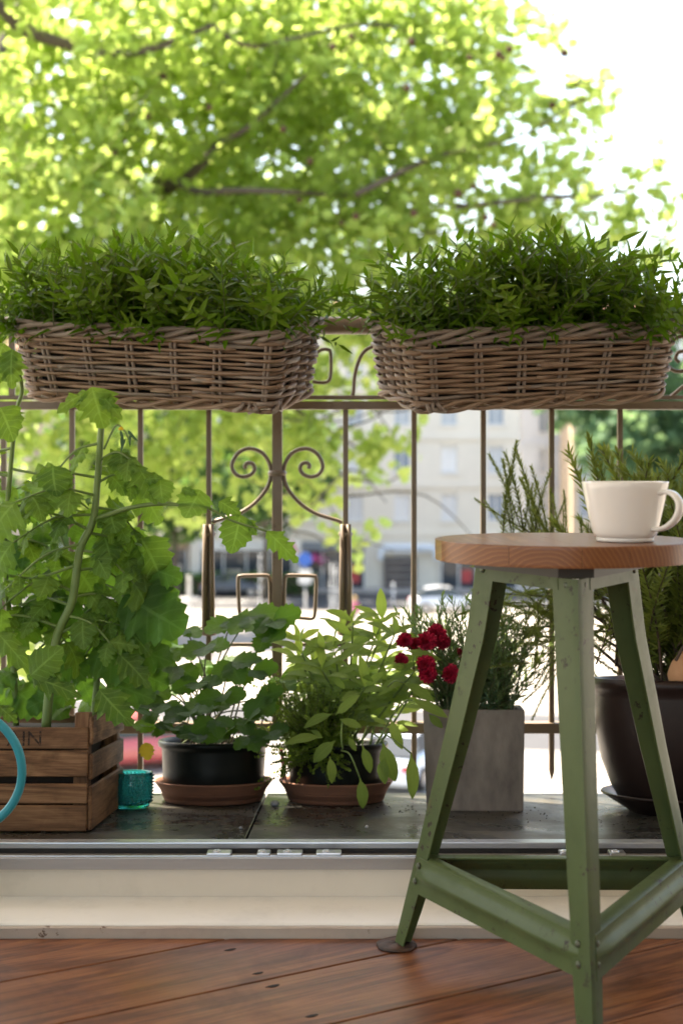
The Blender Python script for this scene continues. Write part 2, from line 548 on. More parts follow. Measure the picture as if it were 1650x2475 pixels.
# ================================================================== THE STREET
GZ = CAM_Z - 8.8
m, nt, bs, out = nmat('plaza_paving')
v = coords(nt, 'Object', (1, 1, 1), rnd=False)
br = nt.nodes.new('ShaderNodeTexBrick')
nt.links.new(v, br.inputs['Vector'])
br.inputs['Color1'].default_value = (0.27, 0.25, 0.225, 1); br.inputs['Color2'].default_value = (0.21, 0.195, 0.175, 1)
br.inputs['Mortar'].default_value = (0.2, 0.19, 0.17, 1); br.inputs['Scale'].default_value = 1.0
br.inputs['Brick Width'].default_value = 1.2; br.inputs['Row Height'].default_value = 0.8; br.inputs['Mortar Size'].default_value = 0.02
c = mix(nt, mth(nt, 'MULTIPLY', noise(nt, v, 0.25, 5.0), 0.6), br.outputs['Color'], (0.22, 0.20, 0.18))
nt.links.new(c, bs.inputs['Base Color']); bs.inputs['Roughness'].default_value = 0.85
M_PLAZA = m
M_ASPH = plain('asphalt', (0.04, 0.044, 0.052), (0.03, 0.032, 0.038), 0.85, 0.8)  # base colour lowered to stand in for tree shade on the road
M_KERB = plain('kerb_stone', (0.33, 0.32, 0.30), (0.26, 0.25, 0.24), 0.8, 2.0)
M_MARK = plain('road_paint', (0.78, 0.78, 0.76), (0.62, 0.62, 0.6), 0.7, 3.0)
tag(MB().add([(-2500, -600, GZ), (2500, -600, GZ), (2500, 4000, GZ), (-2500, 4000, GZ)], [(0, 1, 2, 3)]).build('ground', M_PLAZA), kind='structure')
road = tag(MB().add([(-200, 83.0, GZ + 0.004), (0, 82.2, GZ + 0.004), (200, 88, GZ + 0.004), (200, 93, GZ + 0.004), (-200, 92.0, GZ + 0.004)], [(0, 1, 2, 3, 4)]).build('road', M_ASPH), kind='structure')
for i in range(-12, 14):
    MB().box(i * 4.0, i * 4.0 + 2.0, 87.1, 87.3, GZ + 0.008, GZ + 0.012).build('lane_marking', M_MARK, road)
tag(MB().box(-200, 200, 92.6, 95.2, GZ - 0.1, GZ + 0.13).build('pavement', M_KERB), kind='structure')
side_road = tag(MB().add([(-22, 46, GZ + 0.004), (18, 40, GZ + 0.004), (18, 46, GZ + 0.004), (-22, 53, GZ + 0.004)], [(0, 1, 2, 3)]).build('parking_strip', M_ASPH), kind='structure')

M_FAC = plain('facade_white', (0.68, 0.635, 0.555), (0.61, 0.57, 0.50), 0.9, 0.4)
M_FACC = plain('facade_cream', (0.66, 0.57, 0.44), (0.58, 0.49, 0.37), 0.9, 0.4)
M_FACB = plain('facade_pale_blue', (0.58, 0.63, 0.70), (0.50, 0.55, 0.62), 0.9, 0.4)
M_FACT = plain('facade_tan', (0.60, 0.49, 0.37), (0.52, 0.42, 0.31), 0.9, 0.4)
M_WFRAME = plain('window_frame_white', (0.75, 0.75, 0.74), None, 0.5)
m, nt, bs, out = nmat('window_glass')
nt.links.new(mix(nt, nt.nodes.new('ShaderNodeObjectInfo').outputs['Random'], (0.16, 0.22, 0.30), (0.74, 0.75, 0.76)), bs.inputs['Base Color'])  # pale sky reflection put into the pane colour, varied per pane
bs.inputs['Roughness'].default_value = 0.08
M_GLASSW = m
M_ROOF = plain('roof_tile', (0.22, 0.09, 0.06), (0.16, 0.07, 0.05), 0.8, 2.0)


def building(name, label, x0, x1, Y, depth, h, mat, cols, rows, w=1.1, wh=1.8, ground=4.0, shop=True, side=0, shopfill=None):
    """front faces the camera; window cells are real openings with frame and pane set back"""
    root = empty(name, ((x0 + x1) / 2, Y + depth / 2, GZ), label, 'building')
    st = (h - ground - 0.6) / rows
    pitch = (x1 - x0) / cols
    def wallface(Mf, L, ncol, gnd):
        pit = L / ncol
        xs, zs = [0.0], [0.0]
        for c_ in range(ncol):
            xs += [c_ * pit + (pit - w) / 2, c_ * pit + (pit + w) / 2]
        xs.append(L)
        if gnd: zs += [0.35, ground - 0.9]
        for r_ in range(rows):
            zs += [ground + r_ * st + (st - wh) * 0.55, ground + r_ * st + (st - wh) * 0.55 + wh]
        zs.append(h)
        mb = MB(); holes = []
        for i in range(len(xs) - 1):
            for j in range(len(zs) - 1):
                q = [(xs[i], 0, zs[j]), (xs[i + 1], 0, zs[j]), (xs[i + 1], 0, zs[j + 1]), (xs[i], 0, zs[j + 1])]
                if i % 2 == 1 and j % 2 == 1:
                    b_ = [(x, 0.3, z) for x, _, z in q]
                    mb.add(q + b_, [(0, 1, 5, 4), (1, 2, 6, 5), (2, 3, 7, 6), (3, 0, 4, 7)])
                    holes.append((xs[i], xs[i + 1], zs[j], zs[j + 1]))
                else:
                    mb.add(q, [(0, 1, 2, 3)])
        # string courses standing proud of the wall
        for r_ in range(rows + 1):
            z = ground - 0.25 + r_ * st
            mb.box(-0.05, L + 0.05, -0.14, -0.003, z, z + 0.22)
        wl_ = mb.build('wall', mat, root, M=Mf)
        for (a_, b_, z0, z1) in holes:
            wn_ = MB()
            t = 0.08
            for bx in ((a_, b_, z0, z0 + t), (a_, b_, z1 - t, z1), (a_, a_ + t, z0 + t, z1 - t), (b_ - t, b_, z0 + t, z1 - t), ((a_ + b_) / 2 - t / 2, (a_ + b_) / 2 + t / 2, z0 + t, z1 - t)):
                wn_.box(bx[0], bx[1], 0.2, 0.27, bx[2], bx[3])
            fr = wn_.build('window', M_WFRAME, root, M=Mf)
            MB().box(a_, b_, 0.275, 0.29, z0, z1).build('pane', M_GLASSW, fr, M=Mf)
            MB().box(a_ - 0.1, b_ + 0.1, -0.12, 0.0, z0 - 0.1, z0 - 0.004).build('sill', M_WFRAME, fr, M=Mf)
    wallface(Matrix.Translation((x0, Y, GZ)), x1 - x0, cols, shop)
    nc = max(1, int(depth / 3.4))
    wallface(Matrix.Translation((x1, Y + 0.001, GZ)) @ Matrix.Rotation(PI / 2, 4, 'Z'), depth, nc, False)
    MB().box(x0 + 0.004, x1 - 0.31, Y + 0.31, Y + depth, GZ, GZ + h).build('core', mat, root)
    mb = MB()
    mb.add([(x0 - 0.4, Y - 0.4, GZ + h), (x1 + 0.4, Y - 0.4, GZ + h), (x1 + 0.4, Y + depth, GZ + h), (x0 - 0.4, Y + depth, GZ + h), (x0 + 1, Y + depth / 2, GZ + h + 3), (x1 - 1, Y + depth / 2, GZ + h + 3)],
           [(0, 1, 5, 4), (2, 3, 4, 5), (1, 2, 5), (3, 0, 4), (0, 3, 2, 1)])
    mb.build('roof', M_ROOF, root)
    return root


b1 = building('apartment_building', 'white apartment block with string courses behind the plaza, shop at its foot', -10.5, 12.4, 95.2, 14, 18.0, M_FAC, 7, 4, 1.15, 1.9)
b2 = building('apartment_building', 'pale blue house standing behind the white apartment block', 12.9, 18.0, 112, 12, 21.0, M_FACB, 2, 5, 1.1, 1.9)
b3 = building('apartment_building', 'tan brown house with tall windows right of the pale blue house', 17.9, 21.6, 106, 22, 20.0, M_FACT, 2, 5, 0.9, 2.1)
b4 = building('apartment_building', 'cream sunlit house furthest right in the row across the street', 22.4, 30.5, 118, 16, 21.0, M_FACC, 3, 5, 1.1, 2.0)
b5 = building('apartment_building', 'shaded tan shop house behind the tree, left of the white block', -40.0, -10.6, 96.5, 14, 16.0, M_FACT, 8, 3, 1.2, 1.8)

# shop front with rounded pale awning
M_AWN = plain('awning_pale_blue', (0.66, 0.72, 0.80), (0.58, 0.65, 0.74), 0.6, 2.0)
M_SHOPIN = plain('shop_interior', (0.05, 0.045, 0.05), (0.12, 0.09, 0.08), 0.8, 1.2)
sh = empty('shop_awning', (4.6, 94.6, GZ), 'pale blue rounded awning over the shop in the white block', 'awning')
path = [Vector((2.7, 94.6, GZ + 2.1)), Vector((2.75, 94.6, GZ + 2.7)), Vector((3.1, 94.6, GZ + 2.95)), Vector((4.6, 94.6, GZ + 3.0)), Vector((6.2, 94.6, GZ + 2.95)), Vector((6.5, 94.6, GZ + 2.7)), Vector((6.55, 94.6, GZ + 2.1))]
MB().tube(spline(path, 5), 0.16, 8).build('awning_frame', M_AWN, sh, smooth=True)
MB().add([(2.75, 94.6, GZ + 2.75), (6.5, 94.6, GZ + 2.75), (6.3, 95.15, GZ + 3.15), (2.95, 95.15, GZ + 3.15), (2.75, 94.6, GZ + 2.65), (6.5, 94.6, GZ + 2.65), (6.3, 95.15, GZ + 3.08), (2.95, 95.15, GZ + 3.08)],
         [(0, 1, 2, 3), (7, 6, 5, 4), (0, 4, 5, 1), (1, 5, 6, 2), (2, 6, 7, 3), (3, 7, 4, 0)]).build('awning_cloth', M_AWN, sh)
cab = empty('shop_shelf', (4.2, 94.9, GZ + 0.13), 'dark goods shelf under the pale blue shop awning', 'shelf')
MB().box(2.95, 5.2, 94.75, 95.1, GZ + 0.13, GZ + 2.3).build('case', M_SHOPIN, cab, bevel=0.03)
for i in range(4):
    MB().box(3.05, 5.1, 94.6, 94.74, GZ + 0.45 + i * 0.5, GZ + 0.52 + i * 0.5).build('shelf_board', M_KERB, cab)

# chemist's sign: red letter on a white board; round blue traffic sign
M_WHITE = plain('sign_white', (0.82, 0.82, 0.81), None, 0.5)
M_RED = plain('sign_red', (0.62, 0.03, 0.05), None, 0.5)
M_BLUE = plain('sign_blue', (0.03, 0.14, 0.55), None, 0.5)
M_POST = plain('post_grey', (0.5, 0.52, 0.54), (0.42, 0.44, 0.46), 0.5, 5.0)


def text_mesh(txt, size, mat, name):
    cu = bpy.data.curves.new(name, 'FONT'); cu.body = txt; cu.size = size; cu.extrude = 0.0; cu.align_x = 'CENTER'; cu.align_y = 'CENTER'
    t = bpy.data.objects.new(name, cu); COL.objects.link(t)
    bpy.context.view_layer.update()
    me = bpy.data.meshes.new_from_object(t.evaluated_get(bpy.context.evaluated_depsgraph_get()))
    bpy.data.objects.remove(t); bpy.data.curves.remove(cu)
    me.name = name; me.materials.clear(); me.materials.append(mat)
    return me


p = P(707, 1326, 92)
sg = empty('shop_sign', (p.x, 92, p.z), 'white shop sign with a red letter A under the tree', 'sign')
MB().box(p.x - 0.55, p.x + 0.55, 92, 92.25, p.z - 0.6, p.z + 0.6).build('sign_board', M_WHITE, sg, bevel=0.03)
MB().box(p.x - 0.05, p.x + 0.05, 92.25, 96.4, p.z - 0.05, p.z + 0.05).build('bracket', M_POST, sg)
ob('lettering', text_mesh('A', 1.25, M_RED, 'lettering'), sg, Matrix.Translation((p.x, 91.99, p.z)) @ Matrix.Rotation(PI / 2, 4, 'X'))
p = P(737, 1352, 84)
ts = empty('traffic_sign', (p.x, 84, GZ), 'round blue traffic sign on a grey post by the road', 'sign')
MB().tube([(p.x, 84, GZ), (p.x, 84, p.z + 0.5)], 0.05, 8).build('post', M_POST, ts)
ob('sign_plate', mesh('sign_plate', *lathe([(0, 0.02), (0.42, 0.02), (0.44, 0), (0.42, -0.02), (0, -0.02)], 24)[:2], M_BLUE), ts, Matrix.Translation((p.x, 83.9, p.z)) @ Matrix.Rotation(PI / 2, 4, 'X'))
MB().box(p.x - 0.4, p.x + 0.4, 83.9, 83.93, p.z - 1.5, p.z - 0.6).build('sub_plate', M_WHITE, ts)

# slim white posts on the plaza (one carries a cross bar)
def post(px, py_base, h, r, label, cross=False):
    d = FPX * 8.8 / (py_base - 1120)
    x = (px - 825) / FPX * d
    o = empty('plaza_post', (x, d, GZ), label, 'post', 'white posts on the plaza')
    MB().lathe([(r * 1.3, 0), (r * 1.3, 0.08), (r, 0.12), (r, h - 0.1), (r * 1.15, h - 0.08), (r * 1.1, h - 0.02), (0, h)], 12, (x, d, GZ)).build('shaft', M_WHITE, o, smooth=True)
    if cross:
        MB().tube([(x - 0.5, d, GZ + h * 0.5), (x + 0.5, d, GZ + h * 0.5)], r * 0.8, 8).build('cross_bar', M_WHITE, o, smooth=True)
    return o

post(457, 1505, 2.6, 0.11, 'white post with a cross bar, left of the railing post', True)
post(845, 1560, 3.2, 0.05, 'slim white post between the railing post and the grey wall', False)
post(390, 1480, 7.0, 0.10, 'tall pale post left of the cross bar post', False)
post(738, 1500, 1.6, 0.05, 'short slim white post behind the left square loop of the railing', False)

# fountain jets
m, nt, bs, out = nmat('falling_water')
bs.inputs['Base Color'].default_value = (0.85, 0.88, 0.9, 1); bs.inputs['Roughness'].default_value = 0.15
M_WATER = m
def jet(px, py_base, h, label):
    d = FPX * 8.8 / (py_base - 1120); x = (px - 825) / FPX * d
    o = empty('fountain_jet', (x, d, GZ), label, 'fountain', 'fountain jets on the plaza')
    MB().tube([(x, d, GZ + h * t) for t in np.linspace(0, 1, 9)], [0.03 - 0.012 * t for t in np.linspace(0, 1, 9)], 6).build('water_column', M_WATER, o, smooth=True)
    mb = MB()
    for i in range(46):
        z = GZ + h * random.random() ** 0.6 * 1.05; s_ = 0.016 + 0.02 * random.random()
        cx, cy = x + random.gauss(0, 0.07), d + random.gauss(0, 0.07)
        mb.add([(cx, cy, z + s_ * 1.5), (cx + s_, cy, z), (cx, cy + s_, z), (cx - s_, cy, z), (cx, cy - s_, z), (cx, cy, z - s_ * 1.5)], [(0, 1, 2), (0, 2, 3), (0, 3, 4), (0, 4, 1), (5, 2, 1), (5, 3, 2), (5, 4, 3), (5, 1, 4)])
    d_ = mb.build('droplets', M_WATER, o); d_['kind'] = 'stuff'
jet(628, 1478, 3.4, 'leftmost thin fountain jet, beside the railing post')
jet(800, 1490, 3.0, 'thin fountain jet right of the square loops of the railing')
jet(812, 1482, 2.7, 'thin short fountain jet just left of the double railing bar')
jet(1000, 1462, 1.6, 'low fountain jet in front of the shop awning')
jet(950, 1466, 1.4, 'lowest fountain jet, left of the shop awning')

# cars
M_TYRE = plain('tyre', (0.02, 0.02, 0.02), None, 0.8)
M_RIM = plain('rim', (0.5, 0.5, 0.52), None, 0.35, 8.0, 0.8)
m, nt, bs, out = nmat('car_glass'); bs.inputs['Base Color'].default_value = (0.03, 0.04, 0.05, 1); bs.inputs['Roughness'].default_value = 0.05
M_CGLASS = m
M_TAIL = plain('tail_light', (0.5, 0.02, 0.02), None, 0.3)
def car(px, py, rot, col, label):
    d = FPX * 8.8 / (py - 1120); x = (px - 825) / FPX * d
    R = Matrix.Translation((x, d, GZ)) @ Matrix.Rotation(rot, 4, 'Z')
    o = empty('parked_car', (x, d, GZ), label, 'car', 'cars on the street')
    m_, nt_, bs_, _ = nmat('car_paint'); bs_.inputs['Base Color'].default_value = (*col, 1); bs_.inputs['Roughness'].default_value = 0.25; bs_.inputs['Coat Weight'].default_value = 0.6
    # body: sections along x (length 4.2), each a rounded slab
    xs = [-2.1, -2.0, -1.5, -0.9, 0.0, 0.9, 1.4, 1.9, 2.08]
    top = [0.62, 0.85, 0.93, 0.95, 0.95, 0.93, 0.88, 0.76, 0.58]
    wd = [0.68, 0.80, 0.86, 0.88, 0.88, 0.88, 0.86, 0.78, 0.62]
    V, F = [], []
    for X, t, w_ in zip(xs, top, wd):
        V += [(X, -w_ * 0.9, 0.25), (X, -w_, 0.45), (X, -w_ * 0.97, t - 0.1), (X, -w_ * 0.85, t), (X, w_ * 0.85, t), (X, w_ * 0.97, t - 0.1), (X, w_, 0.45), (X, w_ * 0.9, 0.25)]
    for i in range(len(xs) - 1):
        for j in range(8):
            F.append((i * 8 + j, i * 8 + (j + 1) % 8, (i + 1) * 8 + (j + 1) % 8, (i + 1) * 8 + j))
    F += [tuple(range(8)), tuple(range(len(V) - 1, len(V) - 9, -1))]
    ob('body', fix_normals(mesh('body', V, F, m_, True)), o, R)
    V, F = [], []
    for X, t, w_ in ((-1.75, 0.95, 0.74), (-1.25, 1.38, 0.66), (-0.4, 1.48, 0.64), (0.35, 1.42, 0.64), (1.15, 0.94, 0.76)):
        V += [(X, -w_ - 0.06, 0.93), (X, -w_, t), (X, w_, t), (X, w_ + 0.06, 0.93)]
    for i in range(4):
        F += [(i * 4 + j, i * 4 + (j + 1) % 4, (i + 1) * 4 + (j + 1) % 4, (i + 1) * 4 + j) for j in range(4)]
    ob('windows', fix_normals(mesh('windows', V, F, M_CGLASS)), o, R)
    MB().add([(-1.22, -0.62, 1.41), (-0.4, -0.61, 1.505), (0.33, -0.61, 1.445), (0.33, 0.61, 1.445), (-0.4, 0.61, 1.505), (-1.22, 0.62, 1.41)], [(0, 1, 4, 5), (1, 2, 3, 4)]).build('roof', m_, o, M=R)
    for X in (-1.3, 1.3):
        for s_ in (-1, 1):
            Mw = R @ Matrix.Translation((X, s_ * 0.82, 0.32)) @ Matrix.Rotation(PI / 2, 4, 'X')
            w_ = ob('wheel', mesh('wheel', *lathe([(0.2, -0.1), (0.3, -0.1), (0.32, -0.06), (0.32, 0.06), (0.3, 0.1), (0.2, 0.1)], 20)[:2], M_TYRE, True), o, Mw)
            ob('rim', mesh('rim', *lathe([(0, -0.105), (0.2, -0.105), (0.2, 0.105), (0, 0.105)], 16)[:2], M_RIM), w_, Mw)
    for s_ in (-1, 1):
        MB().box(-2.09, -2.0, s_ * 0.62 - 0.12, s_ * 0.62 + 0.12, 0.62, 0.78).build('tail_light', M_TAIL, o, M=R, bevel=0.02)
        MB().box(1.96, 2.05, s_ * 0.55 - 0.14, s_ * 0.55 + 0.14, 0.58, 0.7).build('headlight', M_WHITE, o, M=R, bevel=0.02)
    return o
car(345, 1850, 0.35, (0.45, 0.09, 0.09), 'red car parked below the balcony beside the crate')
car(985, 1880, 1.2, (0.55, 0.62, 0.72), 'pale blue car parked below the balcony left of the concrete planter')
car(1075, 1478, 0.1, (0.62, 0.66, 0.72), 'silver blue car driving past the shop awning')
car(560, 1440, 0.05, (0.06, 0.07, 0.09), 'dark car standing on the road behind the railing scroll')
car(330, 1436, 0.05, (0.45, 0.45, 0.47), 'grey car half hidden by the tomato plant on the road')


# dark shop fronts along the foot of the blocks
M_FASC = [plain('fascia_tan', (0.36, 0.24, 0.14), None, 0.6), plain('fascia_white', (0.7, 0.7, 0.68), None, 0.6), plain('fascia_grey', (0.2, 0.22, 0.25), None, 0.6)]
M_GOODS = [plain('goods_orange', (0.55, 0.2, 0.05), None, 0.6), plain('goods_red', (0.45, 0.05, 0.05), None, 0.6), plain('goods_cream', (0.6, 0.5, 0.4), None, 0.6)]
for i, (bb, x0, x1, Yf) in enumerate(((b5, -16.2, -10.9, 96.3), (b1, -9.8, -3.4, 95.0), (b1, -2.8, 1.6, 95.0), (b1, 6.9, 9.4, 95.0), (b1, 9.7, 12.2, 95.0))):
    o = MB().box(x0, x1, Yf - 0.2, Yf + 0.15, GZ + 2.75, GZ + 3.35).build('shop_front', M_FASC[i % 3], bb, bevel=0.03)
    n = max(2, int((x1 - x0) / 1.4))
    for k in range(n):
        a_, b_ = x0 + (x1 - x0) * k / n + 0.05, x0 + (x1 - x0) * (k + 1) / n - 0.05
        MB().box(a_, b_, Yf, Yf + 0.08, GZ + 0.15, GZ + 2.72).build('pane', M_CGLASS, o)
        if (k + i) % 2 == 0:
            MB().box(a_ + 0.15, b_ - 0.3, Yf - 0.03, Yf - 0.006, GZ + 0.5, GZ + 1.1 + 0.3 * (k % 3)).build('poster', M_GOODS[(k + i) % 3], o)
    for k in range(n + 1):
        x = x0 + (x1 - x0) * k / n
        MB().box(x - 0.045, x + 0.045, Yf - 0.06, Yf + 0.1, GZ + 0.14, GZ + 2.745).build('mullion', M_WFRAME, o)

# a passer-by on the plaza
def person(px, py, h, label):
    d = FPX * 8.8 / (py - 1120); x = (px - 825) / FPX * d
    o = empty('person', (x, d, GZ), label, 'person')
    M_ = Matrix.Translation((x, d, GZ)) @ Matrix.Scale(h / 1.75, 4)
    V = [(0, 0, .95), (0, 0, 1.15), (0, 0, 1.4), (0, 0, 1.52), (0, -.01, 1.64), (.1, 0, .9), (.11, -.08, .5), (.11, .0, .06), (.11, -.12, .03), (-.1, 0, .9), (-.12, .1, .5), (-.12, .22, .08), (-.12, .1, .03),
         (.19, 0, 1.4), (.25, .02, 1.12), (.24, -.1, .88), (-.19, 0, 1.4), (-.25, .02, 1.12), (-.24, -.08, .9)]
    E = [(0, 1), (1, 2), (2, 3), (3, 4), (0, 5), (5, 6), (6, 7), (7, 8), (0, 9), (9, 10), (10, 11), (11, 12), (2, 13), (13, 14), (14, 15), (2, 16), (16, 17), (17, 18)]
    R_ = [.15, .14, .15, .06, .11, .10, .07, .045, .04, .10, .07, .045, .04, .06, .045, .035, .06, .045, .035]
    me = bpy.data.meshes.new('body'); me.from_pydata(V, E, [])
    m_, nt_, bs_, _ = nmat('clothed_body')
    tc = nt_.nodes.new('ShaderNodeTexCoord'); sx = nt_.nodes.new('ShaderNodeSeparateXYZ'); nt_.links.new(tc.outputs['Object'], sx.inputs[0])
    nt_.links.new(ramp(nt_, mth(nt_, 'DIVIDE', sx.outputs[2], 1.8), [(0.0, (0.03, 0.03, 0.05)), (0.53, (0.03, 0.03, 0.05)), (0.54, (0.55, 0.12, 0.2)), (0.83, (0.55, 0.12, 0.2)), (0.84, (0.55, 0.35, 0.25))]), bs_.inputs['Base Color'])
    me.materials.append(m_)
    b_ = ob('body', me, o, M_)
    sk = b_.modifiers.new('skin', 'SKIN')
    for i, r in enumerate(R_):
        me.skin_vertices[0].data[i].radius = (r, r * 0.8)
        me.skin_vertices[0].data[i].use_root = (i == 0)
    b_.modifiers.new('sub', 'SUBSURF').levels = 1
    b_.modifiers['sub'].render_levels = 2
    V, F, _u = lathe([(0, .14), (.07, .12), (.115, .06), (.12, 0), (.11, -.05), (.09, -.06)], 14)
    ob('hair', mesh('hair', V, F, plain('blond_hair', (0.5, 0.33, 0.12), None, 0.6), True), o, M_ @ Matrix.Translation((0, .01, 1.66)))
person(857, 1522, 1.72, 'blond person in a pink top walking on the sunny plaza')

# ================================================================== TREES
M_BARK = plain('bark', (0.10, 0.08, 0.055), (0.055, 0.045, 0.035), 0.9, 6.0, 0, 0.5)
M_PLANE = leafmat('plane_leaf', (0.075, 0.13, 0.03), (0.19, 0.24, 0.065), (0.62, 0.79, 0.22), 0.68, 0.5, 0, 'attr')
M_FARLEAF = leafmat('far_leaf', (0.035, 0.085, 0.030), (0.075, 0.14, 0.045), (0.16, 0.32, 0.06), 0.35, 0.6, 0, 'attr')
M_BLUELEAF = leafmat('far_blue_leaf', (0.055, 0.125, 0.07), (0.10, 0.19, 0.10), (0.28, 0.45, 0.2), 0.42, 0.6, 0, 'attr')

# lobed plane leaf: centre fan, slightly cupped
def lobed(n_lobes=5):
    out = [(-0.02, 0.0)]
    ang = np.linspace(-130, 130, n_lobes * 2 + 1)
    for i, a_ in enumerate(ang):
        r = (0.56 - 0.10 * abs(a_) / 130) if i % 2 else 0.36
        out.append((0.28 + r * math.cos(math.radians(a_)), r * math.sin(math.radians(a_))))
    return np.array(out)
LOBE = lobed()


def leaf_cloud(pos, size, up_bias, rs, shape=LOBE, drop=0.5):
    """one mesh from many leaves: random orientation, drooping"""
    n = len(pos)
    k = len(shape)
    d = rs.normal(size=(n, 3)); d[:, 2] -= drop; d /= np.linalg.norm(d, axis=1)[:, None]
    nz = rs.normal(size=(n, 3)) * 0.8; nz[:, 2] += up_bias
    nz -= d * np.sum(nz * d, 1)[:, None]; nz /= np.linalg.norm(nz, axis=1)[:, None]
    y = np.cross(nz, d)
    s = size * (0.65 + 0.6 * rs.random(n))
    x2, y2 = shape[:, 0], shape[:, 1]
    z2 = -0.18 * np.abs(y2) - 0.12 * x2 ** 2
    cx = np.concatenate([[0.3], x2]); cy = np.concatenate([[0.0], y2]); cz = np.concatenate([[0.02], z2])
    K = k + 1
    V = pos[:, None, :] + s[:, None, None] * (cx[None, :, None] * d[:, None, :] + cy[None, :, None] * y[:, None, :] + cz[None, :, None] * nz[:, None, :])
    V = V.reshape(-1, 3)
    base = np.arange(n)[:, None, None] * K
    tri = np.array([(0, 1 + i, 1 + (i + 1) % k) for i in range(k)])[None]
    F = (base + tri).reshape(-1, 3)
    var = np.repeat(np.clip(rs.random(n), 0, 1), K)
    return V, F, var


def fast_mesh(name, V, F, mat, var):
    me = bpy.data.meshes.new(name)
    me.vertices.add(len(V)); me.vertices.foreach_set('co', np.asarray(V, np.float32).ravel())
    k = F.shape[1]
    me.loops.add(F.size); me.loops.foreach_set('vertex_index', F.astype(np.int32).ravel())
    me.polygons.add(len(F)); me.polygons.foreach_set('loop_start', np.arange(0, F.size, k, dtype=np.int32))
    me.polygons.foreach_set('loop_total', np.full(len(F), k, np.int32))
    me.materials.append(mat)
    at = me.attributes.new('var', 'FLOAT', 'POINT'); at.data.foreach_set('value', var.astype(np.float32))
    me.update(); me.validate()
    return me


def blob_points(blobs, per_m3, rs, twig=0.32, leaves=13):
    out = []
    for (c_, r, dens) in blobs:
        n = max(3, int(4.19 * r ** 3 * per_m3 * dens))
        q = rs.normal(size=(n, 3)); q /= np.linalg.norm(q, axis=1)[:, None]
        q *= (rs.random(n) ** 0.42)[:, None] * r
        q[:, 2] *= 0.85
        cen = np.array(c_)[None] + q
        # leaves strung along a drooping twig
        ax = rs.normal(size=(n, 3)) * [1, 1, 0.45]; ax[:, 2] -= 0.25; ax /= np.linalg.norm(ax, axis=1)[:, None]
        ln = twig * 2.6 * (0.6 + 0.8 * rs.random(n))
        t = rs.random((n, leaves, 1)) - 0.35
        lp = cen[:, None, :] + ax[:, None, :] * t * ln[:, None, None] + rs.normal(size=(n, leaves, 3)) * twig * 0.34
        out.append(lp.reshape(-1, 3))
        TWIGS.append((cen - ax * ln[:, None] * 0.55, cen + ax * ln[:, None] * 0.6))
    return np.concatenate(out)
TWIGS = []


def twig_mesh(name, mat, r=0.006):
    a_ = np.concatenate([q[0] for q in TWIGS]); b_ = np.concatenate([q[1] for q in TWIGS]); n = len(a_)
    off = np.array([(r, 0, 0), (-r * 0.5, r * 0.8, 0), (-r * 0.5, -r * 0.8, 0.0)])
    V = np.concatenate([a_[:, None, :] + off[None], b_[:, None, :] + off[None] * 0.4], 1).reshape(-1, 3)
    q = np.array([(0, 1, 4, 3), (1, 2, 5, 4), (2, 0, 3, 5)])
    F = (np.arange(n)[:, None, None] * 6 + q[None]).reshape(-1, 4)
    TWIGS.clear()
    return fast_mesh(name, V, F, mat, np.zeros(len(V)))


plane = empty('plane_tree', (-4.6, 15.5, GZ), 'large sunlit plane tree filling the view behind the railing', 'tree')
B = []
def bl(px, py, Y, r, dens=1.0):
    p = P(px, py, Y); B.append(((p.x, p.y, p.z), r, dens))
for a_ in ((60, 120, 12.5, 1.5), (420, 80, 13.5, 1.6), (760, 60, 14, 1.5), (1050, 40, 13.5, 1.05), (1200, 60, 13, 0.50, 1.4), (1180, 200, 13, 0.55, 1.3), (120, 480, 12, 1.4), (480, 420, 14, 1.6), (840, 380, 13.5, 1.5),
           (1130, 380, 13, 0.98, 1.2), (1290, 330, 12.5, 0.46, 1.5), (1400, 240, 12.2, 0.28, 1.6), (1455, 215, 12.0, 0.10), (1330, 470, 12.5, 0.52, 1.5), (1480, 480, 12.0, 0.30, 1.6), (1590, 425, 11.8, 0.14), (1540, 500, 11.8, 0.2), (1200, 600, 12.8, 0.7),
           (1420, 590, 12.3, 0.45, 1.5), (1580, 590, 12.0, 0.18), (150, 800, 12, 1.2), (520, 760, 13.5, 1.5), (860, 700, 13, 1.2), (620, 1050, 12.5, 0.85), (840, 1050, 12.2, 0.6), (930, 1130, 12.0, 0.26), (800, 1200, 12, 0.34), (430, 1080, 12.6, 0.75),
           (850, 1290, 11.8, 0.13), (690, 1230, 12.2, 0.28), (400, 1260, 12.8, 0.33), (140, 1100, 12.6, 0.8), (300, 1180, 13.0, 0.6), (1010, 860, 12.5, 0.5), (1260, 760, 12.5, 0.35)):
    bl(*a_)
ptA = blob_points(B, 14, rng, 0.20, 15)
B2 = [((-6, 15, 1), 2.2, .4), ((-4.5, 14, -1.2), 1.6, .5), ((-4.5, 14, 3.6), 1.8, .4)]
ptB = blob_points(B2, 7, rng, 0.4, 13)
V, F, var = leaf_cloud(ptA, 0.125, 0.9, rng)
cr = ob('crown', fast_mesh('crown', V, F, M_PLANE, var), plane); cr['kind'] = 'stuff'
V, F, var = leaf_cloud(ptB, 0.21, 0.9, rng)
cr = ob('crown', fast_mesh('crown', V, F, M_PLANE, var), plane); cr['kind'] = 'stuff'
tw = ob('twigs', twig_mesh('twigs', M_BARK), plane); tw['kind'] = 'stuff'
MB().tube(spline([(-4.6, 15.5, GZ - 0.3), (-4.5, 15.5, GZ + 2), (-4.7, 15.4, GZ + 5.5), (-4.3, 15.2, 1.5), (-3.6, 15, 5.5)], 6), [0.48 - 0.012 * i for i in range(25)], 12).build('trunk', M_BARK, plane, smooth=True)
